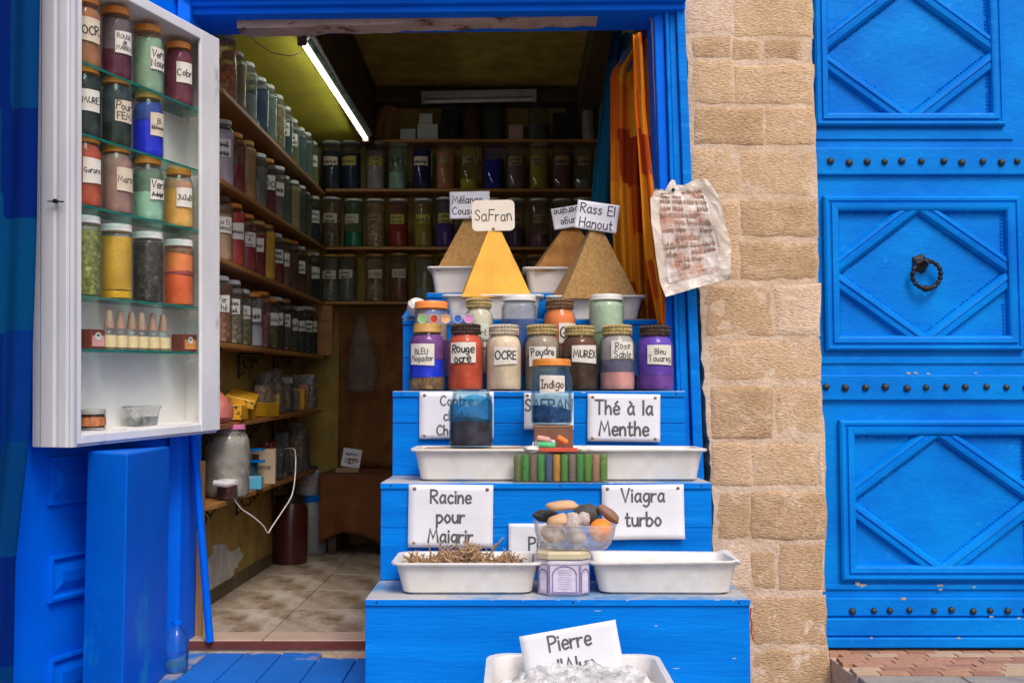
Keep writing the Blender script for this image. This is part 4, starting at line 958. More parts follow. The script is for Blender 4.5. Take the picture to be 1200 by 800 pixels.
pyramid(698, 266, 655, 739, 345, YDD + .03, m_rass, 'grainy brown spice pyramid under the Rass El Hanout card', depth=.19, rz=R(12))
pyramid(552, 252, 514, 592, 313, YE + .04, m_couc, 'tan spice pyramid behind the yellow one, under the Mélange card', rz=R(5))
pyramid(668, 262, 628, 706, 313, YE + .04, m_ging, 'orange brown spice pyramid behind Rass El Hanout, under the upside down card', rz=R(10))

# --- paper signs
def sign(label, corners, Y, lines, m=None, ink=None, pins=((0, 0), (1, 0)), jit=0, sw=.12, fill=.84, lh=1.4, rot=0, cardm=None, round_=False, lean_=0, size=None, align='c', dx=0, rx=0, group='paper signs on the display stand', dy=0):
    """corners: tl, tr, bl pixels; flat card at distance Y"""
    tl, tr, bl = [P(x, y, Y) for x, y in corners]
    w = (tr - tl).length; h = (bl - tl).length; ang = math.atan2(tr.z - tl.z, tr.x - tl.x); ctr = (tr + bl) / 2
    e = empty('paper_sign', ctr); e.rotation_euler = (rx, -ang, 0); tag(e, label, 'sign', group)
    curl = (0 if round_ else .008) * (1 if len(pins) < 3 else .25); sdn = len(label) * .37
    def bend(x, y): return -curl * max(0, -2*y/h)**2 * (.35 + .65*abs(2*x/w)**2) + (0 if round_ else .0012) * noise.noise(Vector((x*18, y*18, sdn))) - (0 if round_ else .0012)
    b = MB()
    if round_: 
        out = rrect(w, h, min(w, h) * .16, 5); b.slab([(x, y) for x, y in out], -.0005, .0005)
    else:
        n = 6
        b.grid(lambda u, v: ((u-.5)*w, bend((u-.5)*w, (v-.5)*h), (v-.5)*h), 12, 10)
    b.build('card', cardm or m_paper, e, fixn=False, solid=0 if round_ else .0008)
    def fn(x, y, k): return (x + dx * w, (bend(x + dx*w, y + dy*h) if not round_ else 0) - .0010 - .00002*k, y + dy * h)
    if lines: write(lines, w, h, fn, random.Random(len(label)), jit, sw, fill, align, lh, size, m=ink or m_gink, parent=e, rot=rot)
    for u, v in pins:
        pb = MB(); rr = .0055; cx2 = -w/2 + w*(.07 + .86*u); cz2 = h/2 - h*(.07 + .86*v)
        vs = [(cx2 + rr*a*math.cos(2*math.pi*k/12), y, cz2 + rr*a*math.sin(2*math.pi*k/12)) for a, y in ((1, -.0010), (.9, -.0032), (.4, -.0046)) for k in range(12)]
        pb.add(vs, [(i*12+k, i*12+(k+1) % 12, (i+1)*12+(k+1) % 12, (i+1)*12+k) for i in range(2) for k in range(12)] + [tuple(24 + k for k in range(12))], True); pb.build('drawing_pin', m_pin, e)
    return e
sign('white paper sign reading Racine pour Maigrir pinned to the second riser', ((479, 567), (578, 568), (478, 641)), YB_ - .010, ['Racine', 'pour', 'Maigrir'], pins=((0, 0), (1, 0), (0, 1)), sw=.16, fill=.82, size=.037, lh=1.5)
sign('white paper sign reading Viagra turbo pinned at the right of the second riser', ((705, 568), (801, 567), (706, 632)), YB_ - .010, ['Viagra', 'turbo'], sw=.15, fill=.8, size=.039, lh=1.75, dy=.09)
sign('white paper sign starting Pi, mostly hidden behind the tin and pebble tub', ((596, 613), (650, 613), (596, 660)), YB_ - .010, ['Pierre'], pins=(), sw=.15, fill=.5, size=.036, dx=.33, align='c', dy=.0)
sign('white paper sign starting Con, half hidden behind the open blue jar', ((492, 459), (579, 459), (491, 514)), YC - .010, ['Contre', 'chute', 'Cheveux'], pins=((0, 0), (1, 0), (0, 1)), sw=.15, fill=.8, size=.031, lh=1.5)
sign('white paper sign reading Safran seen through the indigo jar', ((614, 460), (672, 460), (614, 503)), YC - .010, ['SAFRAN'], pins=((0, 0),), sw=.15, fill=.95, dy=.16)
sign('white paper sign reading Thé à la Menthe pinned to the third riser', ((688, 461), (773, 462), (689, 517)), YC - .010, ['Thé à la', 'Menthe'], pins=((0, 0), (1, 0), (0, 1), (1, 1)), sw=.155, fill=.84, lh=1.5, size=.044)
# cards stuck on the pyramids
sign('rounded cream card with handwritten Safran stuck on the yellow pyramid', ((553, 235), (603, 234), (553, 271)), YDD + .10, ['SaFran'], ink=m_ink, pins=((.5, 1),), jit=.5, sw=.12, fill=.86, cardm=mat('cream_card', (.78, .70, .60), (.7, .62, .52), 10, .5, .05), round_=True, group='cards on the spice pyramids')
sign('white card reading Mélange Couscous, partly behind the Safran card', ((527, 225), (574, 224), (527, 257)), YE + .075, ['Mélange', 'Couscous'], ink=m_ink, pins=((.5, 1),), sw=.13, fill=.86, lh=1.5, align='l', group='cards on the spice pyramids')
sign('tilted white card reading Rass El Hanout on the front right pyramid', ((677, 234), (726, 241), (673, 267)), YDD + .10, ['Rass El', 'Hanout'], ink=m_ink, pins=((.5, 1),), sw=.12, fill=.84, lh=1.5, group='cards on the spice pyramids')
sign('upside down white card behind the Rass El Hanout card', ((646, 245), (690, 238), (649, 270)), YE + .075, ['Mélange', 'aubergine'], ink=m_ink, pins=(), sw=.13, fill=.86, lh=1.6, rot=math.pi, align='l', group='cards on the spice pyramids')
sign('tilted white card reading Pierre standing in the bottom tray', ((608, 746), (721, 726), (619, 806)), 2.625, ['Pierre', "d'Alun"], pins=(), sw=.145, fill=.62, lh=1.6, size=.036, dy=.03, rx=R(-6), group='paper signs on the display stand')

# --- front row of display jars
def djar(xl, xr, ytop, ybase, Y, zbase, **k):
    w = P(xr, ybase, Y).x - P(xl, ybase, Y).x; p = P((xl + xr)/2, ybase, Y); h = P(0, ytop, Y).z - zbase
    return jar(Vector((p.x, Y, zbase + .0008)), w / 2, h, **k)
YJ = YC + .064
GD = 'braided lid jars of pigment on the display stand'
djar(479, 522, 380, 457, YJ, zC, lid='gold', lidh=.030, fill=((.20, (.34, .19, .07), 1), (.50, (.004, .035, .72)), (.97, (.16, .045, .22))), label=['BLEU', 'Mogador'], labw=1.45, labz=(.38, .68), laba=-.25, title='jar of blue powder over brown labelled BLEU Mogador, leftmost of the front row', group=GD, jit=.5, seed=4, topslope=.003)
djar(524, 567, 380, 457, YJ, zC, lid='dark', lidh=.034, fill=((1, (.55, .075, .03)),), label=['Rouge', 'ocre'], labw=1.5, labz=(.40, .70), laba=-.12, title='jar of brick red powder with dark lid labelled Rouge ocre', group=GD, jit=.6, seed=5)
djar(569, 612, 381, 457, YJ, zC, lid='cream', lidh=.034, fill=((1, (.72, .56, .40)),), label=['OCRE'], labw=1.35, labz=(.40, .66), laba=.12, title='jar of cream powder with pale lid labelled OCRE', group=GD, jit=.3, seed=6, sw=.15)
djar(614, 657, 381, 457, YJ + .02, zC, lid='straw', lidh=.034, fill=((.6, (.20, .17, .12)), (1, (.32, .25, .19))), label=['Poudre', 'de'], labw=1.6, labz=(.38, .66), laba=0, title='jar of grey beige powder with straw lid, directly behind the indigo jar', group=GD, jit=.6, seed=7)
djar(658, 701, 382, 457, YJ, zC, lid='straw', lidh=.034, fill=((.6, (.05, .025, .012)), (1, (.12, .045, .02))), label=['MUREX'], labw=1.5, labz=(.42, .70), laba=.25, title='jar of dark brown powder with straw lid labelled MUREX', group=GD, jit=.4, seed=8)
djar(702, 745, 381, 457, YJ, zC, lid='straw', lidh=.034, fill=((.30, (.70, .33, .30)), (.52, (.13, .12, .2)), (.98, (.36, .33, .31))), label=['Rose', 'Sable'], labw=1.3, labz=(.48, .74), laba=.22, title='jar of pink powder with straw lid labelled Rose Sable', group=GD, jit=.5, seed=9, topslope=-.003)
djar(746, 790, 382, 458, YJ, zC, lid='dark', lidh=.034, fill=((.25, (.17, .05, .33)), (1, (.13, .05, .42))), label=['Bleu', 'Touareg'], labw=1.4, labz=(.40, .68), laba=.15, title='jar of violet powder with dark lid labelled Bleu Touareg, rightmost of the front row', group=GD, jit=.5, seed=10)
YK = YL_ = yL + .062
djar(543, 579, 350, 430, YK, zL, lid='straw', lidh=.034, fill=((1, (.60, .56, .42)),), label=['Vert', '~'], labw=1.3, labz=(.35, .66), laba=.1, title='jar of off white green powder behind the Rouge ocre jar', group='second row of display jars', jit=.6, seed=11, labm=mat('faded_green_label', (.6, .62, .52), None, 20, .7, .1))
djar(587, 630, 347, 430, YK, zL, kind='straight', lid='white', lidh=.020, lidr=.056, fill=((.32, (.16, .07, .26)), (.52, (.02, .12, .42))), title='wide clear jar with white lid, blue dust at its bottom, behind the OCRE jar', group='second row of display jars', gm=m_glassd, seed=12)
djar(636, 676, 351, 430, YK, zL, lid='brown', lidh=.034, fill=((.4, (.66, .32, .24)), (1, (.74, .20, .05))), label=['Gre'], labw=1.2, labz=(.42, .68), laba=.5, title='jar of orange powder with brown lid behind the indigo jar', group='second row of display jars', jit=.6, seed=13)
djar(690, 732, 346, 430, YK, zL, kind='straight', lid='white', lidh=.020, lidr=.056, fill=((.55, (.34, .52, .28)), (.98, (.42, .56, .40), 0)), title='wide jar of pale green powder with white lid behind the Rose Sable jar', group='second row of display jars', gm=m_glassd, seed=14)
djar(485, 525, 354, 430, YK, zL, kind='straight', lid='salmon', lidh=.026, lidr=.056, fill=((.5, (.3, .08, .3)), (.9, (.42, .34, .36))), title='plastic jar with bright orange lid behind the BLEU Mogador jar', group=None, gm=m_plastic, seed=15)
# strip of little paint pots
a, c = P(489, 373, YJ), P(555, 373, YJ); e = empty('paint_pot_strip', (a + c) / 2, R(-2)); e.location.z = P(500, 381, YJ).z; tag(e, 'clear strip of five round coloured paint pots lying over the left jars', 'paint set')
w = c.x - a.x; b = MB(); rings(b, [(w, .03, 0), (w, .034, .003), (w, .034, .034), (w - .01, .03, .038)], .008); b.build('clear_case', m_plastic, e)
for k, (u, col) in enumerate(((-.40, (.25, .55, .2)), (-.19, (.6, .07, .04)), (.02, (.8, .38, .16)), (.23, (.05, .12, .45)), (.42, (.65, .2, .5)))):
    b = MB(); cx2 = u * w; vs = [(cx2 + rr*math.cos(2*math.pi*q/18), y, .019 + rr*math.sin(2*math.pi*q/18)) for rr, y in ((.0145, -.0175), (.0145, -.0215), (.012, -.0215), (.011, -.019)) for q in range(18)]
    b.add(vs, [(i*18 + q, i*18 + (q+1) % 18, (i+1)*18 + (q+1) % 18, (i+1)*18 + q) for i in range(3) for q in range(18)], True); pp = b.build('paint_pot', mat('pot_rim_%d' % k, tuple(.3 + .6*x for x in col), None, 20, .35, 0), e)
    b = MB(); b.add([(cx2 + .0112*math.cos(2*math.pi*q/18), -.0195, .019 + .0112*math.sin(2*math.pi*q/18)) for q in range(18)], [tuple(range(18))]); b.build('paint', powder(col), pp)
# blue cloth lump and white knob behind
p = P(492, 372, YDD + .04); b = MB(); b.grid(lambda u, v: (p.x - .06 + .17*u, p.y - .03 + .16*v, zD + .006 + (.065 * (1-u) * math.sin(min(1, v*1.4)*math.pi*.8) + .03*noise.noise(Vector((u*5, v*5, 1)))) * math.sin(math.pi*min(1, u*3.2 + .15)/2) ), 18, 14)
tag(b.build('blue_plastic_sheet', mat('blue_tarp', (.004, .16, .55), None, 10, .35, .3), fixn=False, solid=.002), 'crumpled blue plastic sheet behind the orange lidded jar', 'sheet')
p = P(489, 360, YDD - .02); b = MB(); b.lathe([(.001, -.028), (.022, -.026), (.034, -.01), (.035, .01), (.026, .022), (.001, .027)], 20); o = b.build('white_pot', m_tray, loc=p); o.rotation_euler = (R(35), R(20), 0); tag(o, 'small white round pot wedged beside the orange lidded jar', 'pot')

# open blue jar, brown tin, indigo jar
YBj = YB_ + .13
ztB = P(550, 524, YBj).z
boxo = MB()
bw0 = P(498, 540, YBj).x; bw1 = P(612, 540, YBj).x
boxo.box((bw0, YBj - .06, zB + .012), (bw1, YBj + .07, ztB - .001)); tag(boxo.build('support_block', mat('cardboard', (.4, .28, .17), None, 20, .8, .2), bevel=.002), 'cardboard block inside the left tray carrying the open blue jar', 'block')
djar(526, 578, 456, 524, YBj, ztB, lid=None, lidh=.016, lidr=.060, fill=((.50, (.075, .018, .022)),), title='open lidless jar of dark maroon powder with blue stained glass', gm=m_glassb, seed=20, topslope=.008)
oj = [o for o in bpy.data.objects if o.get('label', '').startswith('open lidless')][0]
b = MB(); rj = (P(578, 524, YBj).x - P(526, 524, YBj).x) / 2 - .0035; hj = P(0, 456, YBj).z - ztB
b.grid(lambda u, v: (rj*math.cos(u*2*math.pi), rj*math.sin(u*2*math.pi), hj*(.44 + v*(.36 + .10*math.sin(u*2*math.pi + 2.2) + .04*math.sin(u*19)))), 48, 6)
b.build('blue_stain', glass('blue_powder_film', (.25, .62, .88), .20, (.0, .26, .60), .2), oj, fixn=False)
tz0 = P(648, 528, YBj - .01).z; tz1 = P(648, 497.5, YBj - .01).z; YT = YBj - .0
b = MB(); b.box((P(632, 540, YT).x - .06, YT - .05, zB + .012), (P(632, 540, YT).x + .13, YT + .06, tz0 - .001)); tag(b.build('support_block', MATS['cardboard'], bevel=.002), 'cardboard block between the two shallow trays carrying the brown box', 'block')
e = empty('brown_box', (P(648, 528, YT).x, YT, tz0)); tag(e, 'brown box with a torn USC label under the indigo jar', 'box')
w = P(671, 510, YT).x - P(626, 510, YT).x; b = MB(); b.box((-w/2, -w/2, 0), (w/2, w/2, tz1 - tz0 - .008)); b.build('carton', mat('brown_carton', (.20, .085, .05), (.15, .06, .035), 20, .6, .2), e, bevel=.003)
b = MB(); b.box((-w/2 - .001, -w/2 - .001, tz1 - tz0 - .0075), (w/2 + .001, w/2 + .001, tz1 - tz0 - .001)); b.build('carton_lid', mat('brown_carton_lid', (.3, .14, .08), None, 20, .6, .2), e, bevel=.001)
b = MB(); poly = [(-.065, -.0), (-.062, .028), (-.04, .034), (-.012, .036), (.004, .034), (.006, .01), (.004, 0)]; b.slab(poly, -w/2 - .004, -w/2 - .0012); lo = b.build('torn_label', m_paper, e)
write(['USC'], .058, .034, lambda x, y, k: (x - .03, -w/2 - .0044 - .00002*k, y + .018), random.Random(3), .3, .09, .9, m=m_ink, parent=lo)
djar(622, 671, 421, 497, YT, tz1, lid='orange', lidh=.022, lidr=.058, fill=((.25, (.010, .05, .24), 1),), label=['Indigo'], labw=1.25, labz=(.48, .74), laba=0, title='jar of indigo blue lumps with rusty orange lid labelled Indigo', gm=m_glassb, seed=21, topslope=-.012, jit=.3, inkm=mat('brown_ink', (.14, .07, .03), None, 10, .6, 0))
# loose chalk on top of the stick box
# box of coloured sticks
YS = YB_ - .001 + .001
a, c = P(602, 564, YB_ - .0), P(712, 564, YB_); zbx = zB + .001; h = P(650, 531, YB_).z - zbx
e = empty('stick_box', ((a.x + c.x)/2, YB_ + .005, zbx)); tag(e, 'clear box of twelve glittery coloured sticks on the second step', 'box')
w = c.x - a.x; b = MB()
b.box((-w/2, -.016, 0), (w/2, -.0145, h)); b.box((-w/2, .0145, 0), (w/2, .016, h)); b.box((-w/2, -.0144, 0), (-w/2 + .0015, .0144, h)); b.box((w/2 - .0015, -.0144, 0), (w/2, .0144, h)); b.box((-w/2 + .0016, -.0144, 0), (w/2 - .0016, .0144, .0015)); b.build('clear_case', glass('thin_clear_case', (.97, .97, .95), .012, fres=.3, base=.01), e)
gc = [(.16, .22, .06), (.05, .33, .04), (.24, .17, .13), (.04, .36, .06), (.07, .13, .28), (.75, .32, .03), (.08, .34, .04), (.27, .19, .18), (.05, .32, .05), (.12, .36, .03), (.5, .26, .16), (.16, .34, .05)]
for k, col in enumerate(gc):
    x = -w/2 + w * (k + .5) / 12; m = mat('glitter_stick_%d' % k, col, tuple(v*.6 for v in col), 150, .45, .5, c3=tuple(min(.9, v*1.8 + .10) for v in col), c3scale=260, c3lo=.6, c3hi=.66)
    b = MB(); b.lathe([(.0095, .003), (.0105, .006), (.0105, h - .008), (.009, h - .004)], 12, c=(x, 0, 0)); o = b.build('coloured_stick', m, e)
zc_ = P(650, 527, YT - .07).z
for k, (x, y, dx_, dz_, col, ti) in enumerate(((637, 513, 13, -3, (.8, .42, .36), 'pink chalk stick lying before the brown box'), (659, 512, 10, -7, (.85, .22, .05), 'bright orange chalk stick leaning before the brown box'), (640, 521, 18, -1, (.1, .5, .22), 'green chalk stick lying before the brown box'))):
    a = P(x - dx_*.6, y - 0, YT - .075 - .012*k); c = P(x + dx_*.6, y - dz_*1.0, YT - .08 - .012*k); b = MB(); b.tube([a, a.lerp(c, .1), a.lerp(c, .9), c], [.006, .0095, .0095, .006], 10); tag(b.build('chalk_stick', mat('chalk_%d' % k, col, None, 40, .9, .3)), ti, 'chalk')
a, c = P(632, 526, YT - .1), P(677, 526, YT - .1); b = MB(); b.box((a.x, a.y - .02, a.z - .007), (c.x, a.y + .03, a.z + .004)); tag(b.build('red_card', mat('red_card', (.65, .08, .04), None, 20, .6, .1), bevel=.001), 'flat red orange card lying on the tray rims behind the box of sticks', 'card')
for k, x in enumerate((624, 682)):
    p = P(x, 526, YT - .105); b = MB(); b.sphere(p, .016, 12, 8, (1.6, 1, .6), .5, k*3); tag(b.build('chalk_lump', m_tray), 'white chalk crumb at the %s end of the red card' % ('left', 'right')[k], 'chalk')

# --- tin and pebble tub
YTi = YA + .10
e = empty('patterned_tin', (P(660, 695, YTi).x, YTi, zA + .001)); tag(e, 'old tin with cream lid and violet arcade print between the two lower trays', 'tin')
tw = (P(691, 680, YTi).x - P(630, 680, YTi).x); th = P(660, 652, YTi).z - zA
m_tin = mat('lilac_tin', (.62, .57, .64), (.50, .45, .54), 20, .4, .1, c3=(.5, .45, .45), c3scale=20, c3lo=.6, c3hi=.8)
def octo(B, specs, s=1.0):
    vs = []; n = 8
    for r_, z in specs:
        for x, y in ((-.30, -.5), (.30, -.5), (.5, -.30), (.5, .30), (.30, .5), (-.30, .5), (-.5, .30), (-.5, -.30)): vs.append((x * r_, y * r_, z))
    B.add(vs, [(i*n + k, i*n + (k+1) % n, (i+1)*n + (k+1) % n, (i+1)*n + k) for i in range(len(specs)-1) for k in range(n)] + [tuple(range(n))[::-1], tuple((len(specs)-1)*n + k for k in range(n))])
b = MB(); octo(b, [(tw*.95, 0), (tw*.98, .004), (tw*.98, th - .006), (tw*.95, th)]); tn = b.build('tin_body', m_tin, e, bevel=.004)
m_print = mat('violet_print', (.16, .12, .30), (.2, .17, .4), 60, .5, 0); m_pr2 = mat('pale_print', (.68, .62, .72), (.58, .5, .66), 60, .5, 0)
def facefn(kind):
    # 0 = front, -1/1 chamfer faces
    d = tw * .98 * .5
    if kind == 0: return lambda x, y, k: (x, -d - .0006 - .00003*k, y + th*.46)
    s = kind; c0 = Vector((s * tw*.98*.40, -tw*.98*.40, 0)); t = Vector((s, 1 * 1, 0)).normalized() * s
    nrm = Vector((s, -1, 0)).normalized()
    return lambda x, y, k: tuple(c0 + t * x * (1) + nrm * (.0006 + .00003*k) + Vector((0, 0, y + th*.46)))
B = MB(); B2 = MB()
for kf, fw in ((0, tw*.56), (-1, tw*.24), (1, tw*.24)):
    fn = facefn(kf); q = fw/2; H2 = th*.40; k = 1
    def L(pts, wd=.0014):
        global kk; kk += 1; ribbon(B, pts, wd, fn, kk)
    kk = 1
    B2.add([fn(-q*.72, -H2*.85, 0), fn(q*.72, -H2*.85, 0), fn(q*.72, H2*.35, 0), fn(-q*.72, H2*.35, 0)], [(0, 1, 2, 3)])
    L([(-q, -H2), (q, -H2)], .002); L([(-q, H2), (q, H2)], .002); L([(-q, -H2), (-q, H2)], .003); L([(q, -H2), (q, H2)], .003)
    L([(q*.8*math.cos(t), H2*.30 + min(q*.8, H2*.6)*math.sin(t)) for t in [math.pi*z/14 for z in range(15)]], .0035)
    L([(-q*.8, H2*.3), (-q*.8, -H2*.9)], .0025); L([(q*.8, H2*.3), (q*.8, -H2*.9)], .0025)
    if kf == 0:
        for r_ in range(9): L([(-q*.5 + rnd.uniform(0, .004), H2*.62 - r_*H2*.16), (q*.5 - rnd.uniform(0, .006), H2*.62 - r_*H2*.16)], .0009)
        for x_ in range(9): L([(-q*.9 + x_*q*.2, -H2*.95), (-q*.8 + x_*q*.2, -H2*.86), (-q*.7 + x_*q*.2, -H2*.95)], .0018)
B2.build('print_ground', m_pr2, tn, fixn=False); B.build('print_lines', m_print, tn, fixn=False)
b = MB(); octo(b, [(tw*1.0, th + .0005), (tw*1.02, th + .002), (tw*1.02, th + .016), (tw*.96, th + .021)]); b.build('tin_lid', mat('cream_tin_lid', (.60, .54, .36), (.5, .43, .27), 12, .45, .2, c3=(.25, .16, .08), c3scale=14, c3lo=.64, c3hi=.74), e, bevel=.003)
zt_ = zA + .001 + th + .0215
tub0 = P(624, 612, YTi); tub1 = P(721, 612, YTi); w = tub1.x - tub0.x; hh = P(670, 612, YTi).z - zt_
e = empty('pebble_tub', ((tub0.x + tub1.x)/2, YTi, zt_), 0); e.rotation_euler = (0, R(1.5), 0); tag(e, 'clear rounded plastic tub of pebbles balanced on the patterned tin', 'tub')
b = MB(); rings(b, [(w*.66, .08, 0), (w*.76, .105, .003), (w*.88, .125, hh*.25), (w*.95, .14, hh*.6), (w*.98, .145, hh - .004), (w, .15, hh - .003), (w, .15, hh), (w*.975, .142, hh)], .05, 8, cap1=False); b.build('tub_shell', glass('clear_tub_plastic', (.90, .89, .88), .30, (.85, .80, .76), .12, .03), e)
ZT = lambda x, y, Y: P(x, y, Y)
m_peb = {'beige': mat('beige_pebble', (.62, .38, .21), (.54, .31, .17), 14, .7, .1), 'dark': mat('porous_grey_pebble', (.07, .075, .08), (.03, .03, .035), 90, .9, 1.0, 150), 'grey': mat('slate_grey_pebble', (.10, .10, .10), (.06, .06, .06), 60, .9, .8, 140), 'brown': mat('brown_pebble', (.25, .13, .08), (.2, .1, .06), 12, .6, .1), 'white': mat('white_coral_pebble', (.72, .62, .58), (.58, .46, .42), 130, .9, 1.0, 150), 'orange': mat('orange_ball', (.9, .27, .03), (.8, .2, .02), 8, .6, .1)}
for x, y, w_, h_, dY, mk, rot_, ti in ((640, 604, 31, 14, .02, 'dark', 3, 'dark porous pebble at the left of the tub'), (659, 592.5, 39, 12, -.02, 'beige', -2, 'flat beige pebble lying topmost in the tub'), (687, 602, 30, 24, .02, 'grey', -10, 'slate grey pebble at the back of the tub'),
    (713, 602, 31, 13, .0, 'brown', 40, 'brown oval pebble leaning over the right rim of the tub'), (654, 611, 28, 18, -.03, 'beige', -18, 'beige pebble leaning inside the front of the tub'), (671, 612, 20, 26, -.035, 'white', 0, 'white grooved coral pebble in the middle of the tub'), (684, 608, 15, 17, -.02, 'white', 10, 'small white coral pebble right of the larger one'),
    (704, 621, 28, 27, -.02, 'orange', 0, 'round bright orange ball in the right of the tub'), (648, 625, 30, 20, .01, 'beige', 10, 'beige pebble lying at the bottom of the tub'), (674, 629, 26, 17, .0, 'white', 0, 'pale pebble at the bottom centre of the tub')):
    Yp = YTi + dY; c = P(x, y, Yp); s = Yp / F / 2; b = MB()
    b.sphere((0, 0, 0), 1, 20, 12, (w_*s, max(min(w_, h_)*s, .012)*1.1, h_*s), .0 if mk == 'orange' else .18, x*.1)
    o = b.build('pebble' if mk != 'orange' else 'orange_ball', m_peb[mk], loc=c); o.rotation_euler = (0, R(rot_), 0); tag(o, ti, 'pebble' if mk != 'orange' else 'ball', 'pebbles in the clear tub')
# dried roots
b = MB(); rg = random.Random(11); c0 = P(545, 655, 2.94)
for k in range(420):
    u = rg.uniform(-1, 1); x = c0.x + u * .145 * (1 if rg.random() < .9 else 1.1); hgt = (.030 + .022 * math.cos(u*5) + .012*math.sin(u*11)) * (1 if abs(u) < .8 else .5)
    y = 2.94 + rg.uniform(-.06, .05); z = c0.z - .012 + rg.uniform(-.03, 1) * hgt * .85
    d = Vector((rg.uniform(-1, 1), rg.uniform(-.5, .5), rg.uniform(-.35, .9))).normalized() * rg.uniform(.012, .03); m_ = Vector((rg.uniform(-1, 1), rg.uniform(-1, 1), rg.uniform(-1, 1))) * .005
    p = Vector((x, y, z)); r_ = rg.uniform(.0008, .003); b.tube([p - d, p + m_, p + d, p + d*1.25 + m_], [r_, r_*1.1, r_*.8, r_*.3], 5)
for x, y, dx_, dy_ in ((504, 640, -2, 18), (511, 638, 5, 14), (568, 640, 12, 16), (572, 633, 16, 18), (588, 648, 9, 8), (596, 650, 6, 9), (620, 652, 5, 10)):
    a = P(x, y + 18, 2.93); c = P(x + dx_, y - 2, 2.91); b.tube([a, a.lerp(c, .5) + Vector((.004, 0, .002)), c, c + Vector((.006, 0, .004))], [.003, .0028, .002, .001], 6)
b.box((c0.x - .16, 2.87, zA + .02), (c0.x + .16, 3.0, c0.z - .03))
tag(b.build('dried_roots', mat('dried_root', (.52, .34, .20), (.28, .16, .09), 60, .9, .4)), 'heap of dried brown twiggy roots in the lower left tray', 'roots', kind='stuff')
# alum blocks under crumpled plastic
c0 = Vector((P(680, 790, 2.55).x, 2.55, zBot + .112))
for k in range(7):
    b = MB(); x = c0.x - .15 + .05*k; b.sphere((0, 0, 0), .036, 9, 6, (1, .9, .8), .7, k*5); o = b.build('alum_stone', mat('alum', (.72, .68, .66), (.62, .57, .54), 20, .3, .4), loc=(x, 2.52 + rnd.uniform(-.04, .05), c0.z - .048 + rnd.uniform(-.01, .008)))
    tag(o, 'white alum stone under the plastic film, %s from the left in the bottom tray' % ('first', 'second', 'third', 'fourth', 'fifth', 'sixth', 'seventh')[k], 'stone', 'alum stones in the bottom tray')
b = MB()
def wr(u, v):
    x = c0.x - .195 + .39*u; q = Vector((u*6, v*4, 2)); e_ = min(u, 1-u, v*1.2, (1-v)*1.2)
    z = c0.z - .066 + .058*min(1, e_*5) + .022*noise.noise(q) + .014*abs(noise.noise(q*2.7)) - .007*abs(noise.noise(q*5))
    return (x, 2.385 + .26*v, z)
b.grid(wr, 90, 44, smooth=False); tag(b.build('crumpled_plastic', glass('crumpled_film', (.95, .95, .95), .42, (.88, .87, .88), .3, .03), fixn=False), 'crumpled clear plastic film covering the stones in the bottom tray', 'plastic film')

# --- weathered notice
bd_l = [(768, 222), (762, 233), (763, 262), (768, 300), (773, 330), (780, 348)]; bd_r = [(829, 209), (843, 236), (850, 265), (857, 288), (855, 312), (855, 326)]
def lerp_poly(pl, t):
    t = min(.9999, max(0, t)) * (len(pl) - 1); i = int(t); f = t - i; return (pl[i][0] + (pl[i+1][0]-pl[i][0])*f, pl[i][1] + (pl[i+1][1]-pl[i][1])*f)
def notice(u, v, off=0):
    l, r_ = lerp_poly(bd_l, v), lerp_poly(bd_r, v); x = l[0] + (r_[0]-l[0])*u; y = l[1] + (r_[1]-l[1])*u
    if v < .06: y += 6 * math.sin(u*14) * (1 - v/.06) * (.25 + (abs(u - .28) < .12)) 
    q = Vector((u*4, v*4, 5)); c_ = .010*noise.noise(q) + .006*abs(noise.noise(q*2.5)) - .02*(4*(u-.5)**2)*.5 + .006*math.sin(v*9 + u*3)
    return P(x, y, 3.44) + Vector((0, c_ - off, 0))
e = empty('weathered_notice', (0, 0, 0)); tag(e, 'crumpled weathered notice in yellowed plastic pinned between the blue frame and the stone wall', 'notice')
b = MB(); b.grid(lambda u, v: notice(u, v), 34, 40, smooth=False)
b.build('sleeve', mat('yellowed_plastic_sleeve', (.56, .46, .38), (.66, .60, .54), 5, .3, .3, 18, c3=(.45, .33, .22), c3scale=6, c3lo=.6, c3hi=.75), e, fixn=False, solid=.0015)
b = MB(); b.grid(lambda u, v: notice(.12 + .70*u, .12 + .72*v, .0025), 26, 30, smooth=False); pg = b.build('paper', mat('water_stained_paper', (.72, .66, .62), (.60, .50, .44), 9, .6, .2, c3=(.42, .17, .10), c3scale=8, c3lo=.50, c3hi=.64), e, fixn=False)
B = MB(); rg = random.Random(9); kk = 0
for row in range(12):
    v = .12 + row * .056
    for cu in (0, 1, 2, 3):
        if rg.random() < .22 or (row > 10 and cu != 1): continue
        u0 = .14 + cu*.17; ss, tw_ = scribble(rg, rg.randint(3, 5))
        for s_ in ss:
            kk += 1; ribbon(B, [(u0 + a / tw_ * .15, v - b_ * .00040) for a, b_ in s_], .016, lambda x, y, k: notice(x, y, .0034 + .00001*k), kk)
B.build('faded_lettering', m_bink, pg, fixn=False)
B = MB()
for v in (.2, .31, .43, .55, .66, .77): kk += 1; ribbon(B, [(.08 + .05*t, v + .004*math.sin(t)) for t in range(16)], .004, lambda x, y, k: notice(x, y, .0046), kk)
for u in (.31, .52, .68): kk += 1; ribbon(B, [(u, .1 + .05*t) for t in range(15)], .003, lambda x, y, k: notice(x, y, .0049), kk)
B.build('folds', mat('fold_edge', (.74, .66, .60), None, 20, .5, 0), pg, fixn=False)
b = MB(); b.sphere(notice(.34, .06, .006), .006, 10, 6); b.build('pin', m_iron, e)

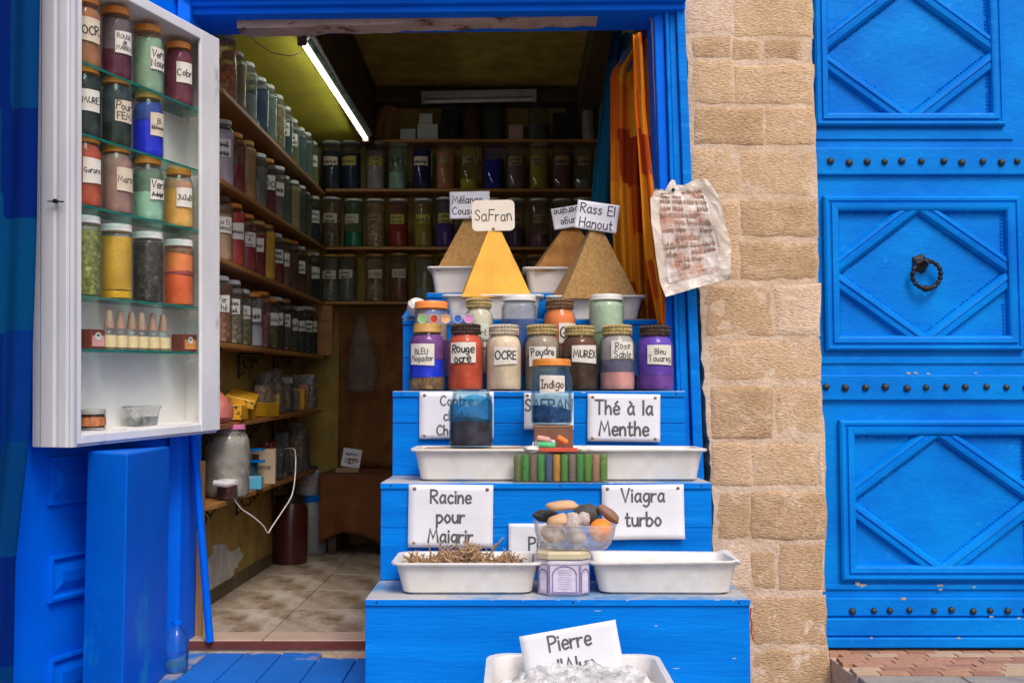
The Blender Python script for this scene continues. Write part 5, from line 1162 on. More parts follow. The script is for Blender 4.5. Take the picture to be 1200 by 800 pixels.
# --- cloths at the right side of the opening
m_or = patch_mat('orange_patch_cloth', [(.62, .13, .010), (.30, .035, .007), (.66, .24, .015), (.42, .06, .008), (.60, .17, .012)], (4, 7, 1))
m_te = patch_mat('teal_cloth', [(.004, .06, .13), (.006, .09, .16), (.003, .04, .10)], (1.5, 4, 1))
cloth('hanging_cloth', [(38, 718, 742), (100, 708, 745), (200, 696, 750), (330, 686, 752), (470, 684, 752)], 3.98, 'dark teal cloth hanging behind the orange one at the right of the opening', m_te, waves=2.5, amp=.02)
cloth('hanging_cloth', [(26, 745, 757), (60, 735, 764), (85, 716, 768), (150, 716, 770), (230, 716, 772), (330, 722, 776), (420, 728, 780)], 3.82, 'orange and rust patchwork cloth hanging at the right of the shop opening', m_or, waves=3.2, amp=.026, nu=60)
cloth('hanging_cloth', [(40, 742, 752), (130, 745, 757), (230, 752, 768), (300, 756, 776), (350, 766, 781), (383, 772, 780)], 3.53, 'narrow twisted orange cloth tail hanging in front of the blue frame', m_or, waves=1.1, amp=.02, nu=16)
b = MB(); a = P(748, 30, 3.8); b.tube([P(742, 14, 3.8), P(744, 30, 3.8), P(748, 40, 3.8), P(742, 55, 3.82), P(733, 60, 3.84)], .006, 8); b.tube([P(757, 18, 3.8), P(752, 34, 3.79), P(757, 44, 3.79)], .006, 8); b.sphere(P(734, 72, 3.84), .035, 12, 8, (.7, .5, 1.2), .3, 3)
tag(b.build('cord', mat('blue_cord', (.005, .07, .25), None, 30, .8, .4)), 'knotted dark blue cord tied above the orange cloth', 'cord')
b = MB(); b.tube([P(702, 62, 4.1), P(702, 56, 4.1), P(708, 56, 4.1), P(716, 64, 4.1), P(718, 75, 4.1)], .004, 6); tag(b.build('wire_hook', m_iron), 'bent wire hook on the right ceiling edge beside the cloths', 'hook')

# ================================================================== INTERIOR SHELVES
lev = [(106, 226), (211, 289), (303, 354), (402, 417), (499, 479), (591, 546)]
names = ('topmost', 'second', 'third', 'fourth', 'fifth', 'lowest')
SX = -1.055
shl = []
for i, (yf_, yb_) in enumerate(lev):
    zf = P(258, yf_, 3.85).z; zb_ = P(388, yb_, 5.95).z; shl.append((zf, zb_))
    y0, y1 = 3.74, (RY1 - .17 if i < 3 else 5.96); 
    if i == 4: y1 = 5.85
    if i == 5: y1 = 5.75
    zz = lambda y: zf + (zb_ - zf) * (y - 3.85) / 2.1
    w0 = RX0 + .001; poly = [(w0, y0), (SX - .06, y0), (SX - .02, y0 + .03), (SX, y0 + .10), (SX + (.0 if i < 4 else .015), y1), (w0, y1)]
    b = MB(); n = len(poly); vs = [(x, y, zz(y) - .014) for x, y in poly] + [(x, y, zz(y) + .004) for x, y in poly]
    b.add(vs, [tuple(range(n))[::-1], tuple(range(n, 2*n))] + [(k, (k+1) % n, n + (k+1) % n, n + k) for k in range(n)])
    e = b.build('wall_shelf', m_wood, bevel=.002); tag(e, '%s of the six varnished wooden shelves along the left shop wall' % names[i], 'shelf', 'shelves along the left shop wall')
    if i >= 3:
        for yb in (3.95, 4.62, 5.3):
            s = MB(); zq = zz(yb) - .016
            s.tube([(RX0 + .006, yb, zq), (RX0 + .006, yb, zq - .11)], .004, 6); s.tube([(RX0 + .01, yb, zq - .004), (SX - .02, yb, zq - .004)], .004, 6)
            sp_ = [(RX0 + .05 + .032*math.cos(t) * (1 - t/14), yb, zq - .045 + .032*math.sin(t) * (1 - t/14)) for t in [k*.45 for k in range(20)]]
            s.tube([(SX - .03, yb, zq - .006), (SX - .05, yb, zq - .03)] + sp_, .0035, 6); s.tube([(RX0 + .008, yb, zq - .1), (RX0 + .03, yb, zq - .085), (RX0 + .035, yb, zq - .06)], .003, 6)
            o = s.build('scroll_bracket', m_iron, e)
ordn = ['first', 'second', 'third', 'fourth', 'fifth', 'sixth', 'seventh', 'eighth', 'ninth', 'tenth', 'eleventh', 'twelfth', 'thirteenth']
def shelfz(i, y): return shl[i][0] + (shl[i][1] - shl[i][0]) * (y - 3.85) / 2.1 + .005
# (contents colour, colour name, fill, lid, label, lumpy)
def cname(c, lump):
    r_, g_, b_ = c
    mx_ = max(c)
    if mx_ < .06: n_ = 'black'
    elif b_ > r_ * 1.3 and b_ > g_: n_ = 'blue'
    elif g_ > r_ * 1.1: n_ = 'green'
    elif r_ > g_ * 3: n_ = 'dark red'
    elif r_ > g_ * 1.9: n_ = 'orange'
    elif abs(r_ - g_) < .12 * mx_ + .01 and abs(g_ - b_) < .25 * mx_: n_ = 'grey'
    elif b_ < g_ * .4: n_ = 'yellow'
    else: n_ = 'brown'
    return n_ + (' dried herbs' if lump else ' powder')
rows = [
 [((.66, .22, .08), .55, 'grey', None, 1), ((.20, .15, .09), .8, 'grey', None, 0), ((.14, .17, .17), .5, 'white', None, 0), ((.02, .04, .09), .8, 'white', None, 0), ((.10, .14, .12), .8, 'white', None, 0), ((.26, .18, .07), .8, 'white', None, 1), ((.03, .05, .06), .7, 'white', ['~', '~'], 0), ((.10, .11, .04), .7, 'white', ['~', '~'], 0), ((.03, .07, .08), .8, 'white', None, 0), ((.05, .08, .06), .6, 'white', None, 0), ((.12, .14, .03), .7, 'white', ['~'], 0)],
 [((.34, .28, .32), .9, 'grey', ['~', '~'], 0), ((.16, .02, .02), .5, 'orange', None, 0), ((.30, .17, .07), .95, 'gold', None, 0), ((.13, .13, .12), .8, 'white', None, 0), ((.11, .015, .02), .6, 'orange', ['Oci'], 0), ((.14, .12, .10), .8, 'white', ['~'], 0), ((.06, .08, .08), .7, 'white', None, 0), ((.24, .19, .10), .9, 'white', None, 0), ((.05, .06, .05), .8, 'white', None, 0), ((.08, .07, .04), .8, 'grey', None, 0), ((.02, .03, .04), .8, 'white', ['~', '~'], 0)],
 [((.32, .20, .12), .75, 'brown', ['ss El', 'Hanout'], 0), ((.32, .035, .025), .9, 'orange', ['~'], 0), ((.2, .02, .02), .7, 'orange', ['Thym', 'de', '~'], 0), ((.14, .015, .015), .8, 'gold', ['~'], 0), ((.48, .25, .02), .9, 'gold', None, 0), ((.14, .02, .015), .5, 'white', ['~', '~'], 0), ((.16, .10, .05), .8, 'gold', ['~'], 0), ((.09, .04, .025), .8, 'orange', None, 0), ((.08, .02, .015), .5, 'white', ['~', '~'], 0), ((.10, .07, .04), .8, 'gold', None, 0), ((.02, .03, .03), .8, 'white', ['~'], 0)],
 [((.28, .11, .06), .55, 'white', ['Ver', 'Thé'], 1), ((.18, .15, .08), .55, 'white', ['~', '~'], 1), ((.17, .15, .07), .6, 'white', ['Thé', 'Menthe'], 1), ((.30, .30, .31), .4, 'orange', ['~'], 0), ((.30, .10, .09), .6, 'orange', None, 1), ((.12, .10, .04), .6, 'orange', ['Molene'], 1), ((.03, .03, .03), .6, 'white', ['~'], 1), ((.10, .08, .04), .6, 'gold', ['~', '~'], 1), ((.06, .07, .04), .6, 'grey', ['~'], 1), ((.05, .06, .03), .6, 'white', ['~'], 1), ((.04, .05, .03), .6, 'white', ['~', '~'], 1), ((.03, .035, .025), .6, 'white', ['~'], 1)]]
shn = ('top', 'second', 'third', 'fourth')
for i, row in enumerate(rows):
    n = len(row)
    for k, (c, f, lid, lab, lump) in enumerate(row):
        y = 4.03 + (1.80 if i != 3 else 1.78) * (k / (n - 1)) ** 1.0
        big = (i == 0 and k == 0)
        h = .25 if i else .262
        if i == 3: h = .247
        h *= 1 + rnd.uniform(-.07, .035); kd = 'tall' if i == 0 else rnd.choice(('tall', 'tall', 'cut', 'straight'))
        lab2 = None if lab is None else [t.replace('S~', 'Sa') for t in lab]
        jar(Vector((-1.118 + rnd.uniform(-.006, .006), y + rnd.uniform(-.01, .01), shelfz(i, y))), .058 if not big else .062, h, kind=kd if not big else 'straight', lid=lid, lidh=.018, lidr=(.043 if kd != 'straight' else .050) if not big else .056,
            fill=((f, tuple(min(.9, v * 1.25) for v in c)),), label=lab2, rz=R(34 + rnd.uniform(-14, 14)), title='%s jar with %s lid, %s from the front on the %s left shelf' % (cname(c, lump), lid, ordn[k], shn[i]),
            group='spice jars on the left wall shelves', lumpy=lump, labw=1.15, labz=(.42, .68) if i != 3 else (.46, .70), laba=0, seed=i*20 + k, seg=20, gm=m_glassd if i == 0 else m_glass)
# corner jar band done; back wall shelves
bl = [(163, 157), (221, 221), (289, 289), (353, 353)]
bz_ = []
for i, (ya, yb) in enumerate(bl):
    z = P(540, ya, 5.95).z; bz_.append(z); b = MB(); b.box((RX0 + .14 if i else XB + .02, 5.95, z - .016), (RX1 - .02, RY1 - .001, z)); o = b.build('wall_shelf', m_wood, bevel=.002)
    tag(o, '%s of the four wooden shelves across the back wall' % ('topmost', 'second', 'third', 'lowest')[i], 'shelf', 'shelves across the back wall')
for x in (432, 560):
    p0 = P(x, 400, 6.08)
    b = MB(); b.box((p0.x - .02, 6.07, bz_[3]), (p0.x + .02, 6.115, bz_[0] - .02)); tag(b.build('shelf_upright', m_wood), 'wooden upright behind the back wall jars %s' % ('near the left corner' if x < 500 else 'in the middle of the wall'), 'upright')
b = MB(); q = P(389, 400, 5.96); b.box((RX0 + .01, 5.965, shl[3][1] + .006), (q.x, 5.98, bz_[3] - .02)); tag(b.build('shelf_end_board', m_wood), 'narrow wooden board closing the corner end of the fourth left shelf', 'board')
br = [
 (1, 166, [(386, (.02, .03, .035), .8, ['~'], 0), (409, (.012, .025, .06), .75, ['~'], 1), (438.5, (.32, .27, .28), .85, ['~', '~'], 1), (465, (.26, .40, .30), .35, ['VERT'], 2), (493.5, (.01, .012, .07), .85, ['~'], 0), (522, (.42, .16, .07), .8, ['~', '~'], 3), (550, (.42, .34, .02), .22, ['~', '~'], 3), (579, (.005, .02, .26), .65, None, 0), (605, (.19, .11, .15), .7, ['~', '~'], 3), (632, (.38, .29, .03), .75, ['~', '~'], 3), (659, (.16, .07, .08), .75, ['~'], 3), (684, (.25, .25, .22), .2, ['~'], 3)]),
 (2, 233, [(387, (.20, .12, .06), .5, ['~', '~'], 0), (413, (.01, .20, .10), .3, ['Huile', '~'], 0), (439, (.55, .33, .15), .7, ['~', '~'], 3), (466, (.32, .03, .02), .55, ['~', '~'], 1), (495.5, (.34, .24, .04), .65, ['~'], 1), (521, (.07, .04, .22), .5, ['~', '~'], 1), (548, (.10, .10, .10), .5, None, 0), (577, (.05, .03, .12), .3, ['~'], 3), (604, (.10, .05, .10), .4, ['~'], 3), (632, (.22, .07, .12), .25, ['ROSE'], 3), (659, (.08, .06, .08), .5, None, 0), (684, (.10, .10, .10), .4, None, 0)]),
 (3, 298, [(387, (.22, .22, .20), .25, ['~', '~'], 0), (406, (.14, .14, .14), .6, ['~', '~'], 0), (439, (.42, .30, .16), .35, ['AMBRE'], 0), (467, (.20, .08, .04), .7, ['MUSC'], 0), (497, (.30, .30, .27), .3, None, 0), (524, (.10, .08, .06), .5, None, 0), (600, (.08, .08, .07), .5, None, 0), (628, (.08, .07, .06), .4, None, 0)])]
for i, ytop, row in br:
    for k, (px, c, f, lab, lm) in enumerate(row):
        Y = 6.02; p = P(px, 400, Y); h = P(px, ytop, Y).z - bz_[i]
        jar(Vector((p.x, Y, bz_[i] + .001)), .057, h + rnd.uniform(-.008, .003), kind='straight', lid='white' if i < 3 else 'gold', lidh=.014, lidr=.052, fill=((f, c, 1 if (px in (387, 439) and i != 1) else 0),), label=lab,
            title='%s jar, %s from the left on the %s back wall shelf%s' % (cname(c, 0), ordn[k], (None, 'upper', 'middle', 'lower')[i], '' if not lab or lab[0] == '~' else ', labelled ' + lab[0]),
            group='spice jars on the back wall shelves', labw=1.5, labz=(.48, .66), laba=rnd.uniform(-.15, .15), seed=i*50 + k, seg=20,
            labm=(m_laby, mat('yellow_label', (.55, .46, .08), None, 30, .6, 0), glass('clear_label', (.95, .95, .95), .03), mat('ochre_label', (.36, .24, .09), None, 30, .6, 0))[lm], sw=.14)
# things on the topmost back shelf
z0 = bz_[0] + .001
b = MB(); rg = random.Random(2)
for k in range(26):
    x = P(436 + k*.75, 400, 6.0).x; b.tube([(x - .01 + rg.uniform(-.02, .02), 6.03 + rg.uniform(-.03, .03), z0), (x + .03 + rg.uniform(-.015, .03), 6.04, z0 + rg.uniform(.17, .22))], .006, 5)
tag(b.build('stick_bundle', m_stick), 'leaning bundle of brown sticks at the left of the top back shelf', 'sticks')
def smallbox(px0, px1, yt, label, m, Y=5.99, z=None):
    a, c = P(px0, yt, Y), P(px1, yt, Y); b = MB(); b.box((a.x, Y, z or z0), (c.x, Y + .06, a.z)); return tag(b.build('small_box', m, bevel=.002), label, 'box')
m_wb = mat('white_carton', (.55, .56, .52), None, 20, .6, .1)
smallbox(469, 487, 151, 'low white box left of the stacked ones on the top back shelf', m_wb); smallbox(489, 513, 145, 'larger white box in the stack of two on the top back shelf', m_wb); smallbox(491, 507, 133, 'small white box stacked on the larger one on the top back shelf', m_wb, z=P(500, 144.7, 5.99).z)
o = smallbox(596, 613, 146, 'small pink framed box between the jars on the top back shelf', mat('pink_carton', (.5, .28, .24), None, 20, .6, .1))
smallbox(648, 662, 132, 'dark box right of the white lidded jar on the top back shelf', m_iron); smallbox(664, 676, 122, 'taller dark box near the right end of the top back shelf', m_iron)
for px, yt, w, c, f, lid, ti in ((528, 127, .062, (.01, .01, .015), .95, 'dark', 'black jar beside the white boxes on the top back shelf'), (554, 119, .055, (.07, .015, .015), .9, 'dark', 'dark red jar in the middle of the top back shelf'), (580, 119, .058, (.03, .04, .03), .8, 'lime', 'dark jar with lime green lid on the top back shelf'), (631, 115, .06, (.10, .09, .08), .4, 'white', 'pale lidded jar right of centre on the top back shelf'), (690, 124, .04, (.4, .36, .32), .9, 'grey', 'white cup shaped jar at the right end of the top back shelf')):
    p = P(px, 400, 6.03); jar(Vector((p.x, 6.03, z0)), w, P(px, yt, 6.03).z - z0, 'straight', lid, .018, w*.85, ((f, c),), title=ti, seg=18, seed=px)
# light fittings
a, c = P(493, 121, 5.9), P(629, 116, 5.9)
e = empty('unlit_tube_light', ((a.x + c.x)/2, 5.93, P(560, 112, 5.9).z)); e.rotation_euler = (0, R(-1.2), 0); tag(e, 'unlit white fluorescent fitting across the back wall', 'light fitting'); w = c.x - a.x
b = MB(); b.box((-w/2, -.02, -.005), (w/2, .03, .035)); b.build('housing', mat('grey_white_housing', (.42, .40, .36), None, 10, .5, .1), e, bevel=.004); b = MB(); b.tube([(-w/2 + .02, 0, -.02), (w/2 - .02, 0, -.02)], .012, 12); b.build('tube', mat('dead_tube', (.6, .6, .58), None, 10, .3, 0), e)
for s in (-1, 1): b = MB(); b.box((s*(w/2 - .012) - .01, -.015, -.034), (s*(w/2 - .012) + .01, .015, -.0055)); b.build('end_holder', MATS['grey_white_housing'], e)
LZ = CZ1 - .045; la = P(352, 50, 4.2); la = Vector((-.84, 4.2, LZ)); lc = Vector((-.80, 5.75, LZ))
e = empty('lit_tube_light', (la + lc)/2); e.rotation_euler = (0, 0, math.atan2(lc.y - la.y, lc.x - la.x)); tag(e, 'lit white fluorescent tube light fixed beside the beam on the yellow ceiling', 'light fitting'); w = (lc - la).length
b = MB(); b.box((-w/2 - .02, -.03, .016), (w/2 + .02, .022, .044)); b.build('housing', mat('lamp_housing', (.5, .52, .5), None, 10, .4, .1), e, bevel=.003)
b = MB(); b.tube([(-w/2, 0, 0), (w/2, 0, 0)], .0105, 14); b.build('tube', mat('glowing_tube', (.9, .95, .9), None, 5, .4, 0, emit=((.86, 1, .93), 12)), e)
b = MB(); b.add([(-w/2, -.016, .004), (w/2, -.016, .004), (w/2, -.042, .02), (-w/2, -.042, .02)], [(0, 1, 2, 3)]); b.build('reflector', mat('dusty_reflector', (.25, .30, .27), (.05, .06, .05), 25, .3, .1), e, solid=.001)
for s in (-1, 1): b = MB(); b.box((s*(w/2 + .008) - .01, -.018, -.018), (s*(w/2 + .008) + .01, .018, .0155)); b.build('end_holder', mat('rusty_holder', (.18, .09, .06), None, 30, .6, .2), e, bevel=.002)
b = MB(); cp = [P(279, 28, 3.75), P(300, 50, 3.9), P(318, 62, 4.0), P(340, 66, 4.15), P(352, 62, 4.22)]; b.tube(cp, .0025, 6); tag(b.build('lamp_wire', mat('dirty_wire', (.3, .26, .18), None, 20, .6, 0)), 'thin pale wire drooping from the lintel to the lit tube', 'wire')

# --- things on the two low left shelves
def on5(px, Y, i=4): return Vector((P(px, 400, Y).x, Y, shelfz(i, Y)))
z5 = lambda Y: shelfz(4, Y)
z6 = lambda Y: shelfz(5, Y)
# shelf 5: salmon bag, yellow packets, bags
p = on5(263, 4.0); p.x = -1.11; b = MB(); b.lathe([(.05, .001), (.068, .02), (.066, .06), (.035, .10), (.012, .125), (.02, .15), (.008, .17)], 20, c=p); 
for i in range(len(b.v)): v = Vector(b.v[i]); k = .008*noise.noise(v*22); b.v[i] = (v.x + k, v.y - k, v.z)
tag(b.build('knotted_bag', mat('salmon_bag', (.62, .2, .15), (.5, .14, .1), 14, .25, .4)), 'knotted plastic bag of salmon pink powder at the front of the fifth shelf', 'bag')
m_ypk = mat('yellow_packet', (.80, .42, .02), (.62, .30, .02), 9, .35, .3, c3=(.08, .04, .02), c3scale=34, c3lo=.58, c3hi=.62)
for k, (Y, dz, rr, ti) in enumerate(((4.28, 0, 4, 'yellow carton lying flat at the front of the fifth shelf'), (4.62, 0, -6, 'second yellow carton behind the first on the fifth shelf'), (4.40, .066, 12, 'yellow packet slumped on top of the yellow cartons'))):
    b = MB(); b.box((-.06, -.16, 0), (.06, .16, .06 if k < 2 else .035)); o = b.build('yellow_packet', m_ypk, bevel=.004, loc=(-1.115, Y, z5(Y) + .001 + dz)); o.rotation_euler = (R(6) if k == 2 else 0, R(14) if k == 2 else 0, R(rr)); tag(o, ti, 'packet', 'yellow packets on the fifth shelf')
    if k < 2: b = MB(); b.box((.0551, -.13, .008), (.0556, -.10, .034)); b.build('barcode_patch', m_wb, o)
m_clear = m_bag
for k, (Y, hh, c) in enumerate(((4.80, .19, (.42, .24, .10)), (4.99, .21, (.34, .20, .10)), (5.17, .18, (.45, .33, .18)))):
    b = MB(); b.lathe([(.045, 0), (.055, .03), (.052, hh*.6), (.03, hh*.85), (.04, hh)], 16, c=(0, 0, 0))
    for i in range(len(b.v)): v = Vector(b.v[i]); q = .014*noise.noise(v*26 + Vector((k*3, 0, 0))); b.v[i] = (v.x + q, v.y + q, v.z + q*.5 if v.z > .01 else v.z)
    e = b.build('herb_bag', m_clear, loc=(-1.11, Y, z5(Y) + .001)); tag(e, 'crinkled clear bag of brown herbs on the fifth shelf, %s from the front' % ordn[k], 'bag', 'clear herb bags on the fifth shelf')
    b = MB(); b.sphere((0, 0, hh*.36), .044, 12, 8, (1, 1, hh*.34/.044), .4, k*7); b.build('herbs', powder(c, 1), e)
jar(Vector((-1.12, 5.28, z5(5.28))), .04, .17, 'straight', 'white', .03, .034, ((.5, (.12, .10, .07)),), title='narrow bottle with white cap among the bags on the fifth shelf', name='capped_bottle', cat='bottle', seg=18)
b = MB(); b.box((-.05, -.02, 0), (.05, .05, .11)); o = b.build('yellow_packet', m_ypk, bevel=.003, loc=(-1.10, 5.42, z5(5.42) + .001)); tag(o, 'upright yellow and black packet near the corner end of the fifth shelf', 'packet', 'yellow packets on the fifth shelf')
zt5 = z5(5.68)
for k in range(3):
    e = empty('plastic_tub', (-1.10, 5.68, zt5 + .001 + k*.062)); b = MB(); rings(b, [(.10, .12, 0), (.118, .14, .05), (.124, .146, .051), (.124, .146, .058)], .015, cap1=True); b.build('tub', m_frost, e); b = MB(); rings(b, [(.09, .11, .004), (.105, .125, .04)], .014); b.build('contents', powder(((.2, .18, .16), (.14, .14, .15), (.22, .2, .2))[k]), e)
    tag(e, 'grey translucent food tub, %s of three stacked on the fifth shelf' % ('lowest', 'middle', 'topmost')[k], 'tub', 'stack of tubs on the fifth shelf')
clut = [(-1.13, 4.74, .05, .06, .13, (.30, .20, .12), 'brown paper packet behind the yellow cartons'), (-1.09, 4.86, .05, .05, .09, (.62, .36, .05), 'small amber packet before the herb bags'),
 (-1.14, 4.92, .06, .07, .16, (.18, .16, .14), 'tall grey packet behind the herb bags'), (-1.10, 5.08, .05, .05, .08, (.45, .35, .22), 'small cream packet among the herb bags'),
 (-1.09, 5.33, .05, .05, .10, (.14, .10, .07), 'dark brown packet beside the capped bottle'), (-1.08, 5.52, .05, .05, .13, (.55, .18, .15), 'pink packet near the stack of tubs'), (-1.10, 5.79, .07, .07, .10, (.5, .5, .48), 'white packet behind the stack of tubs')]
for k, (x, Y, w, d, h, c, ti) in enumerate(clut):
    b = MB(); b.box((-w/2, -d/2, 0), (w/2, d/2, h)); b.box((-w*.2, -d/2 - .0006, h*.3), (w*.3, -d/2 - .0002, h*.7)) if False else None
    o = b.build('small_packet', mat('packet_%d' % k, c, tuple(v*.5 for v in c), 40, .4, .3, c3=(.6, .55, .45), c3scale=30, c3lo=.6, c3hi=.64), bevel=.005, loc=(x, Y, z5(Y) + .001)); o.rotation_euler = (0, R(rnd.uniform(-5, 5)), R(rnd.uniform(-25, 25))); o.location.z += .004; tag(o, ti + ' on the fifth shelf', 'packet', 'small packets on the fifth shelf')
# shelf 6 and below: big jar with pink lid
jar(Vector((-1.09, 4.10, z6(4.1))), .085, .275, 'mason', 'pink', .02, .066, ((.9, (.42, .38, .33)),), title='large hazy jar of white grains with pink lid on the lowest left shelf', gm=glass('hazy_glass', (.85, .85, .82), .30, (.55, .53, .48)), seed=77)
jar(Vector((-1.055, 3.98, z6(3.98))), .038, .075, 'straight', 'white', .02, .038, ((.95, (.10, .025, .01)),), title='small amber jar with white lid in front of the large pink lidded jar', seed=78)
p0 = Vector((-1.03, 3.92, z6(3.92) + .055)); 
b = MB(); b.tube([p0 + Vector((-.06, .0, .012)), p0 + Vector((-.01, 0, .006)), p0 + Vector((.02, 0, .012))], [.011, .012, .009], 10); o = b.build('plug', m_tray)
tag(o, 'white electric plug lying across the small amber jar', 'plug')
b = MB(); cab_pts = [P(x, y, Y) for x, y, Y in ((263, 562, 3.95), (272, 580, 4.0), (282, 595, 4.05), (295, 604, 4.1), (308, 615, 4.15), (314, 624, 4.18), (318, 618, 4.2), (330, 600, 4.3), (342, 580, 4.4), (346, 555, 4.5), (346, 530, 4.6), (342, 525, 4.7), (333, 526, 4.8))]
sp2 = []
for k in range(len(cab_pts) - 1):
    a_, b_, c_, d_ = cab_pts[max(0, k-1)], cab_pts[k], cab_pts[k+1], cab_pts[min(len(cab_pts)-1, k+2)]
    for j in range(5): t = j/5; sp2.append(.5*((2*b_) + (c_-a_)*t + (2*a_-5*b_+4*c_-d_)*t*t + (3*b_-a_-3*c_+d_)*t**3))
b.tube(sp2 + [cab_pts[-1]], .0026, 8); tag(b.build('white_cable', m_tray), 'white electric cable hanging in a loop below the lowest left shelf', 'cable')
def sbox(name, label, x, Y, w, d, h, m, rz=0, z=None, bev=.002):
    b = MB(); b.box((-w/2, -d/2, 0), (w/2, d/2, h)); o = b.build(name, m, bevel=bev, loc=(x, Y, (z if z is not None else z6(Y)) + .001)); o.rotation_euler.z = R(rz); return tag(o, label, 'box')
sbox('blue_box', 'small light blue and white carton on the lowest left shelf', -1.07, 4.45, .07, .10, .05, mat('light_blue_carton', (.08, .38, .58), (.5, .6, .65), 10, .5, .1, lo=.45, hi=.5), 8)
o = sbox('cream_box', 'cream carton with dark print standing on the lowest left shelf', -1.10, 4.72, .12, .13, .15, mat('cream_carton', (.55, .42, .28), (.48, .36, .24), 10, .6, .1), 10)
B = MB(); 
write(['Creme'], .11, .05, lambda x, y, k: (x, -.0655 - .00002*k, .075 + y), random.Random(1), .2, .12, .7, m=m_ink, parent=o, name='lettering')
b = MB(); b.box((-.04, -.0655, .10), (-.01, -.0652, .13)); b.build('printed_square', m_ink, o)
for k, (zz_) in enumerate((.13, .18)):
    b = MB(); b.box((-.05, -.03, 0), (.05, .03, .010)); o = b.build('blue_lid', m_bluedoor, bevel=.003, loc=(-1.11, 4.58 - .02*k, z6(4.6) + zz_ - .03)); tag(o, '%s blue plastic lid lying behind the cream carton' % ('lower', 'upper')[k], 'dish')  # flat blue plastic lids lying above the can
b = MB(); b.tube([(-1.12, 4.60, z6(4.6) + .002), (-1.12, 4.60, z6(4.6) + .098)], .03, 12); tag(b.build('blue_can', mat('dull_blue_can', (.03, .12, .2), None, 10, .5, .1)), 'dull blue can under the blue lids on the lowest left shelf', 'can')
for k, (Y, hh, c, ti) in enumerate(((4.98, .15, (.03, .05, .05), 'dark green bag of herbs behind the cream carton'), (5.20, .13, (.10, .09, .07), 'grey bag of herbs in the middle of the lowest left shelf'), (5.44, .25, (.25, .15, .07), 'tall bag of brown herbs near the corner on the lowest left shelf'))):
    b = MB(); b.lathe([(.05, 0), (.06, .03), (.058, hh*.6), (.045, hh*.85), (.03, hh)], 16)
    for i in range(len(b.v)): v = Vector(b.v[i]); q = .014*noise.noise(v*24 + Vector((k*5, 0, 0))); b.v[i] = (v.x + q, v.y + q, v.z)
    e = b.build('herb_bag', m_clear, loc=(-1.09, Y, z6(Y) + .001)); tag(e, ti, 'bag', 'bags on the lowest left shelf'); b = MB(); b.sphere((0, 0, hh*.42), .045, 12, 8, (1, 1, hh*.38/.045), .3, k*7); b.build('herbs', powder(c, 1), e)
clut = [(-1.13, 4.36, .06, .07, .17, (.10, .14, .16), 'dull grey green packet behind the big jar'), (-1.12, 4.86, .07, .06, .17, (.16, .03, .03), 'dark red packet behind the cream carton'), (-1.08, 4.90, .06, .05, .12, (.03, .03, .035), 'black packet beside the cream carton'),
 (-1.10, 5.09, .06, .06, .14, (.05, .10, .06), 'dark green packet between the herb bags'), (-1.13, 5.30, .07, .07, .20, (.14, .14, .15), 'tall grey packet behind the herb bags'), (-1.08, 5.33, .05, .05, .09, (.3, .28, .24), 'small beige packet before the tall herb bag'), (-1.10, 5.60, .08, .06, .22, (.06, .07, .09), 'tall navy packet at the corner end')]
for k, (x, Y, w, d, h, c, ti) in enumerate(clut):
    b = MB(); b.box((-w/2, -d/2, 0), (w/2, d/2, h))
    o = b.build('small_packet', mat('low_packet_%d' % k, c, tuple(v*.5 for v in c), 40, .4, .3, c3=(.5, .48, .45), c3scale=30, c3lo=.6, c3hi=.64), bevel=.006, loc=(x, Y, z6(Y) + .005)); o.rotation_euler = (0, R(rnd.uniform(-6, 6)), R(rnd.uniform(-20, 20))); tag(o, ti + ' on the lowest shelf', 'packet', 'small packets on the lowest shelf')
# floor things in the corner
def can(name, label, px, Y, r_, h, m, lidm=None, z=None, band=None):
    p = P(px, 400, Y); e = empty(name, (p.x, Y, (FLZ if z is None else z) + .001)); tag(e, label, name.split('_')[-1])
    b = MB(); b.lathe([(r_*.92, 0), (r_, .012), (r_, h*.80), (r_*.8, h*.9), (r_*.75, h*.93)], 24); b.build('body', m, e)
    b = MB(); b.lathe([(r_*.82, h*.90), (r_*.82, h), (r_*.75, h*1.01)], 24); b.build('lid', lidm or m, e)
    if band: b = MB(); b.lathe([(r_*1.004, h*.3), (r_*1.004, h*.6)], 24, cap=False); b.build('printed_band', band, e)
    return e
m_drk = mat('dark_red_plastic', (.07, .012, .01), (.05, .01, .008), 10, .3, .05)
can('dark_red_jug', 'dark red screw top jug on the floor in the left corner', 343, 5.35, .085, .33, m_drk, mat('black_plastic', (.015, .015, .015), None, 10, .4, 0))
can('white_bucket', 'translucent white bucket behind the dark red jug on the floor', 366, 5.72, .09, .30, mat('milky_plastic', (.35, .36, .37), None, 10, .35, 0), m_bluedoor)
can('paint_bucket', 'small white bucket with blue rim stacked on the taller one in the corner', 362, 5.72, .065, .15, mat('white_bucket_plastic', (.5, .5, .52), None, 10, .35, 0), mat('navy_plastic', (.01, .03, .12), None, 10, .4, 0), z=FLZ + .305, band=mat('red_white_band', (.5, .2, .15), (.5, .5, .5), 60, .5, 0))
b = MB(); b.lathe([(.09, 0), (.1, .02), (.1, .34), (.07, .36)], 24, c=(P(350, 400, 5.85).x, 5.88, FLZ)); tag(b.build('grey_drum', mat('grey_drum', (.12, .12, .11), None, 10, .5, .1)), 'grey drum standing furthest back in the left floor corner', 'drum')
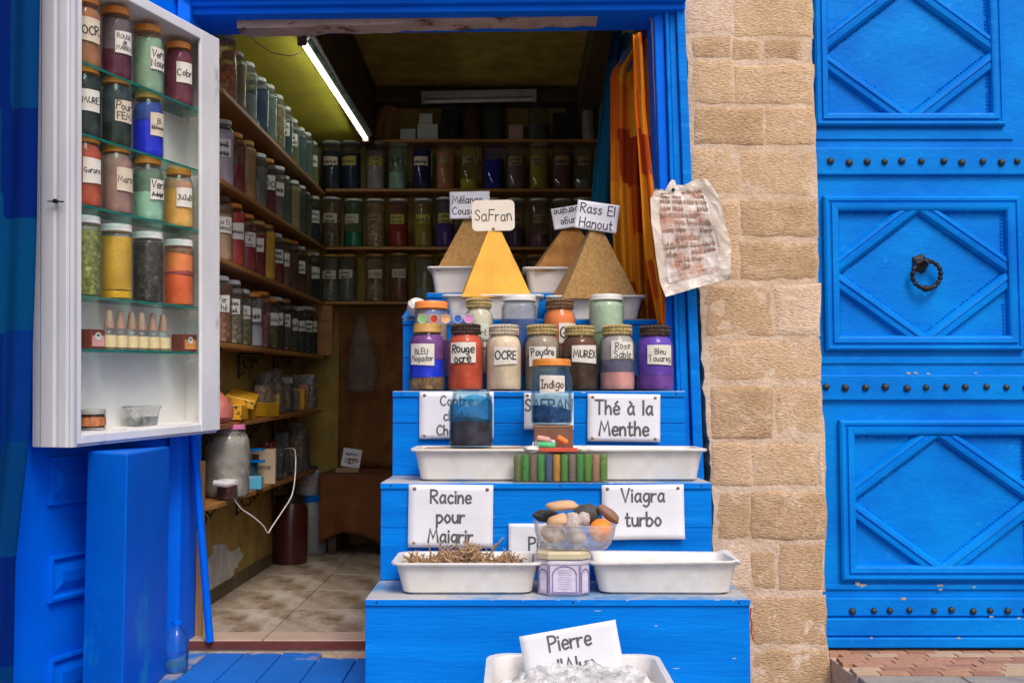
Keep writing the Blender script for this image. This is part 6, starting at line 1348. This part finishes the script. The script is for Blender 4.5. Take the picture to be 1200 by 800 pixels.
# small table with cloth in the back corner
ta, tb_ = P(383, 553, 5.75), P(450, 553, 5.75)
e = empty('corner_table', (0, 0, 0)); tag(e, 'low table under a rust brown cloth against the back wall', 'table')
b = MB(); b.box((ta.x, 5.62, ta.z - .02), (RX1 - .3, 6.08, ta.z - .002)); b.build('table_top', m_woodd, e)
for x in (ta.x + .05, RX1 - .36):
    for y in (5.66, 6.04): b = MB(); b.box((x - .02, y - .02, FLZ + .001), (x + .02, y + .02, ta.z - .021)); b.build('leg', m_woodd, e)
tx0, tx1, tz = ta.x - .01, RX1 - .29, ta.z
m_rust = mat('rust_cloth', (.22, .075, .02), (.15, .05, .015), 8, .9, .3, 120)
b = MB()
def tc(u, v):
    x = tx0 + (tx1 - tx0)*u
    if v < .45: return (x, 6.08 - .47*v/.45, tz + .002 + .001*math.sin(u*20))
    w_ = (v - .45)/.55; drop = (.40 - .10*math.sin(u*math.pi*3 + .4)) * w_
    return (x, 5.61 - .02 + .025*math.sin(u*34)*w_, tz - drop)
b.grid(tc, 60, 24); tag(b.build('table_cloth', m_rust, fixn=False, solid=.002), 'rust brown cloth draped over the low table in the back', 'cloth')
b = MB(); b.grid(lambda u, v: (-.99 + 1.3*u, 6.085 + .018*math.sin(u*40 + v*2) , bz_[3] - .05 - (bz_[3] - .05 - tz - .004)*v), 70, 20)
tag(b.build('wall_cloth', mat('ochre_wall_cloth', (.30, .13, .03), (.20, .08, .02), 6, .9, .3, 100, c3=(.16, .03, .015), c3scale=2, c3lo=.5, c3hi=.6), fixn=False, solid=.002), 'ochre and rust cloth curtain hanging on the back wall below the shelves', 'cloth')
e = sign('small white printed card with a dark picture on the cloth covered table', ((402, 524), (424, 527), (400, 546)), 5.66, None, pins=(), group=None); e.name = 'small_card'; e.rotation_euler.x = R(-8)
b = MB(); b.box((-.035, -.0025, -.035), (.04, -.001, .0)); b.build('picture', mat('card_picture', (.25, .12, .08), (.6, .6, .65), 60, .5, 0, lo=.45, hi=.5), e)
b = MB(); b.box((-.035, -.0025, .012), (.03, -.001, .026)); b.build('printed_line', mat('card_print', (.12, .16, .3), (.55, .55, .6), 90, .5, 0, lo=.45, hi=.5), e)
b = MB(); a = P(393, 549, 5.62); b.box((a.x, 5.62, tz + .004), (a.x + .12, 5.66, tz + .03)); tag(b.build('flat_parcel', MATS['cardboard'], bevel=.003), 'flat cardboard parcel in front of the small printed card', 'parcel')
# hanging plastic bag
b = MB()
p = P(424, 372, 5.9)
b.lathe([(.02, 0), (.03, -.05), (.07, -.16), (.095, -.30), (.09, -.40), (.02, -.415)], 22, c=p, sq=.45)
for i in range(len(b.v)): v = Vector(b.v[i]); q = .022*noise.noise(v*14); b.v[i] = (v.x + q, v.y + q*.6, v.z + q*.4)
tag(b.build('hanging_bag', m_bag), 'crumpled clear plastic bag hanging below the back wall shelves', 'bag')
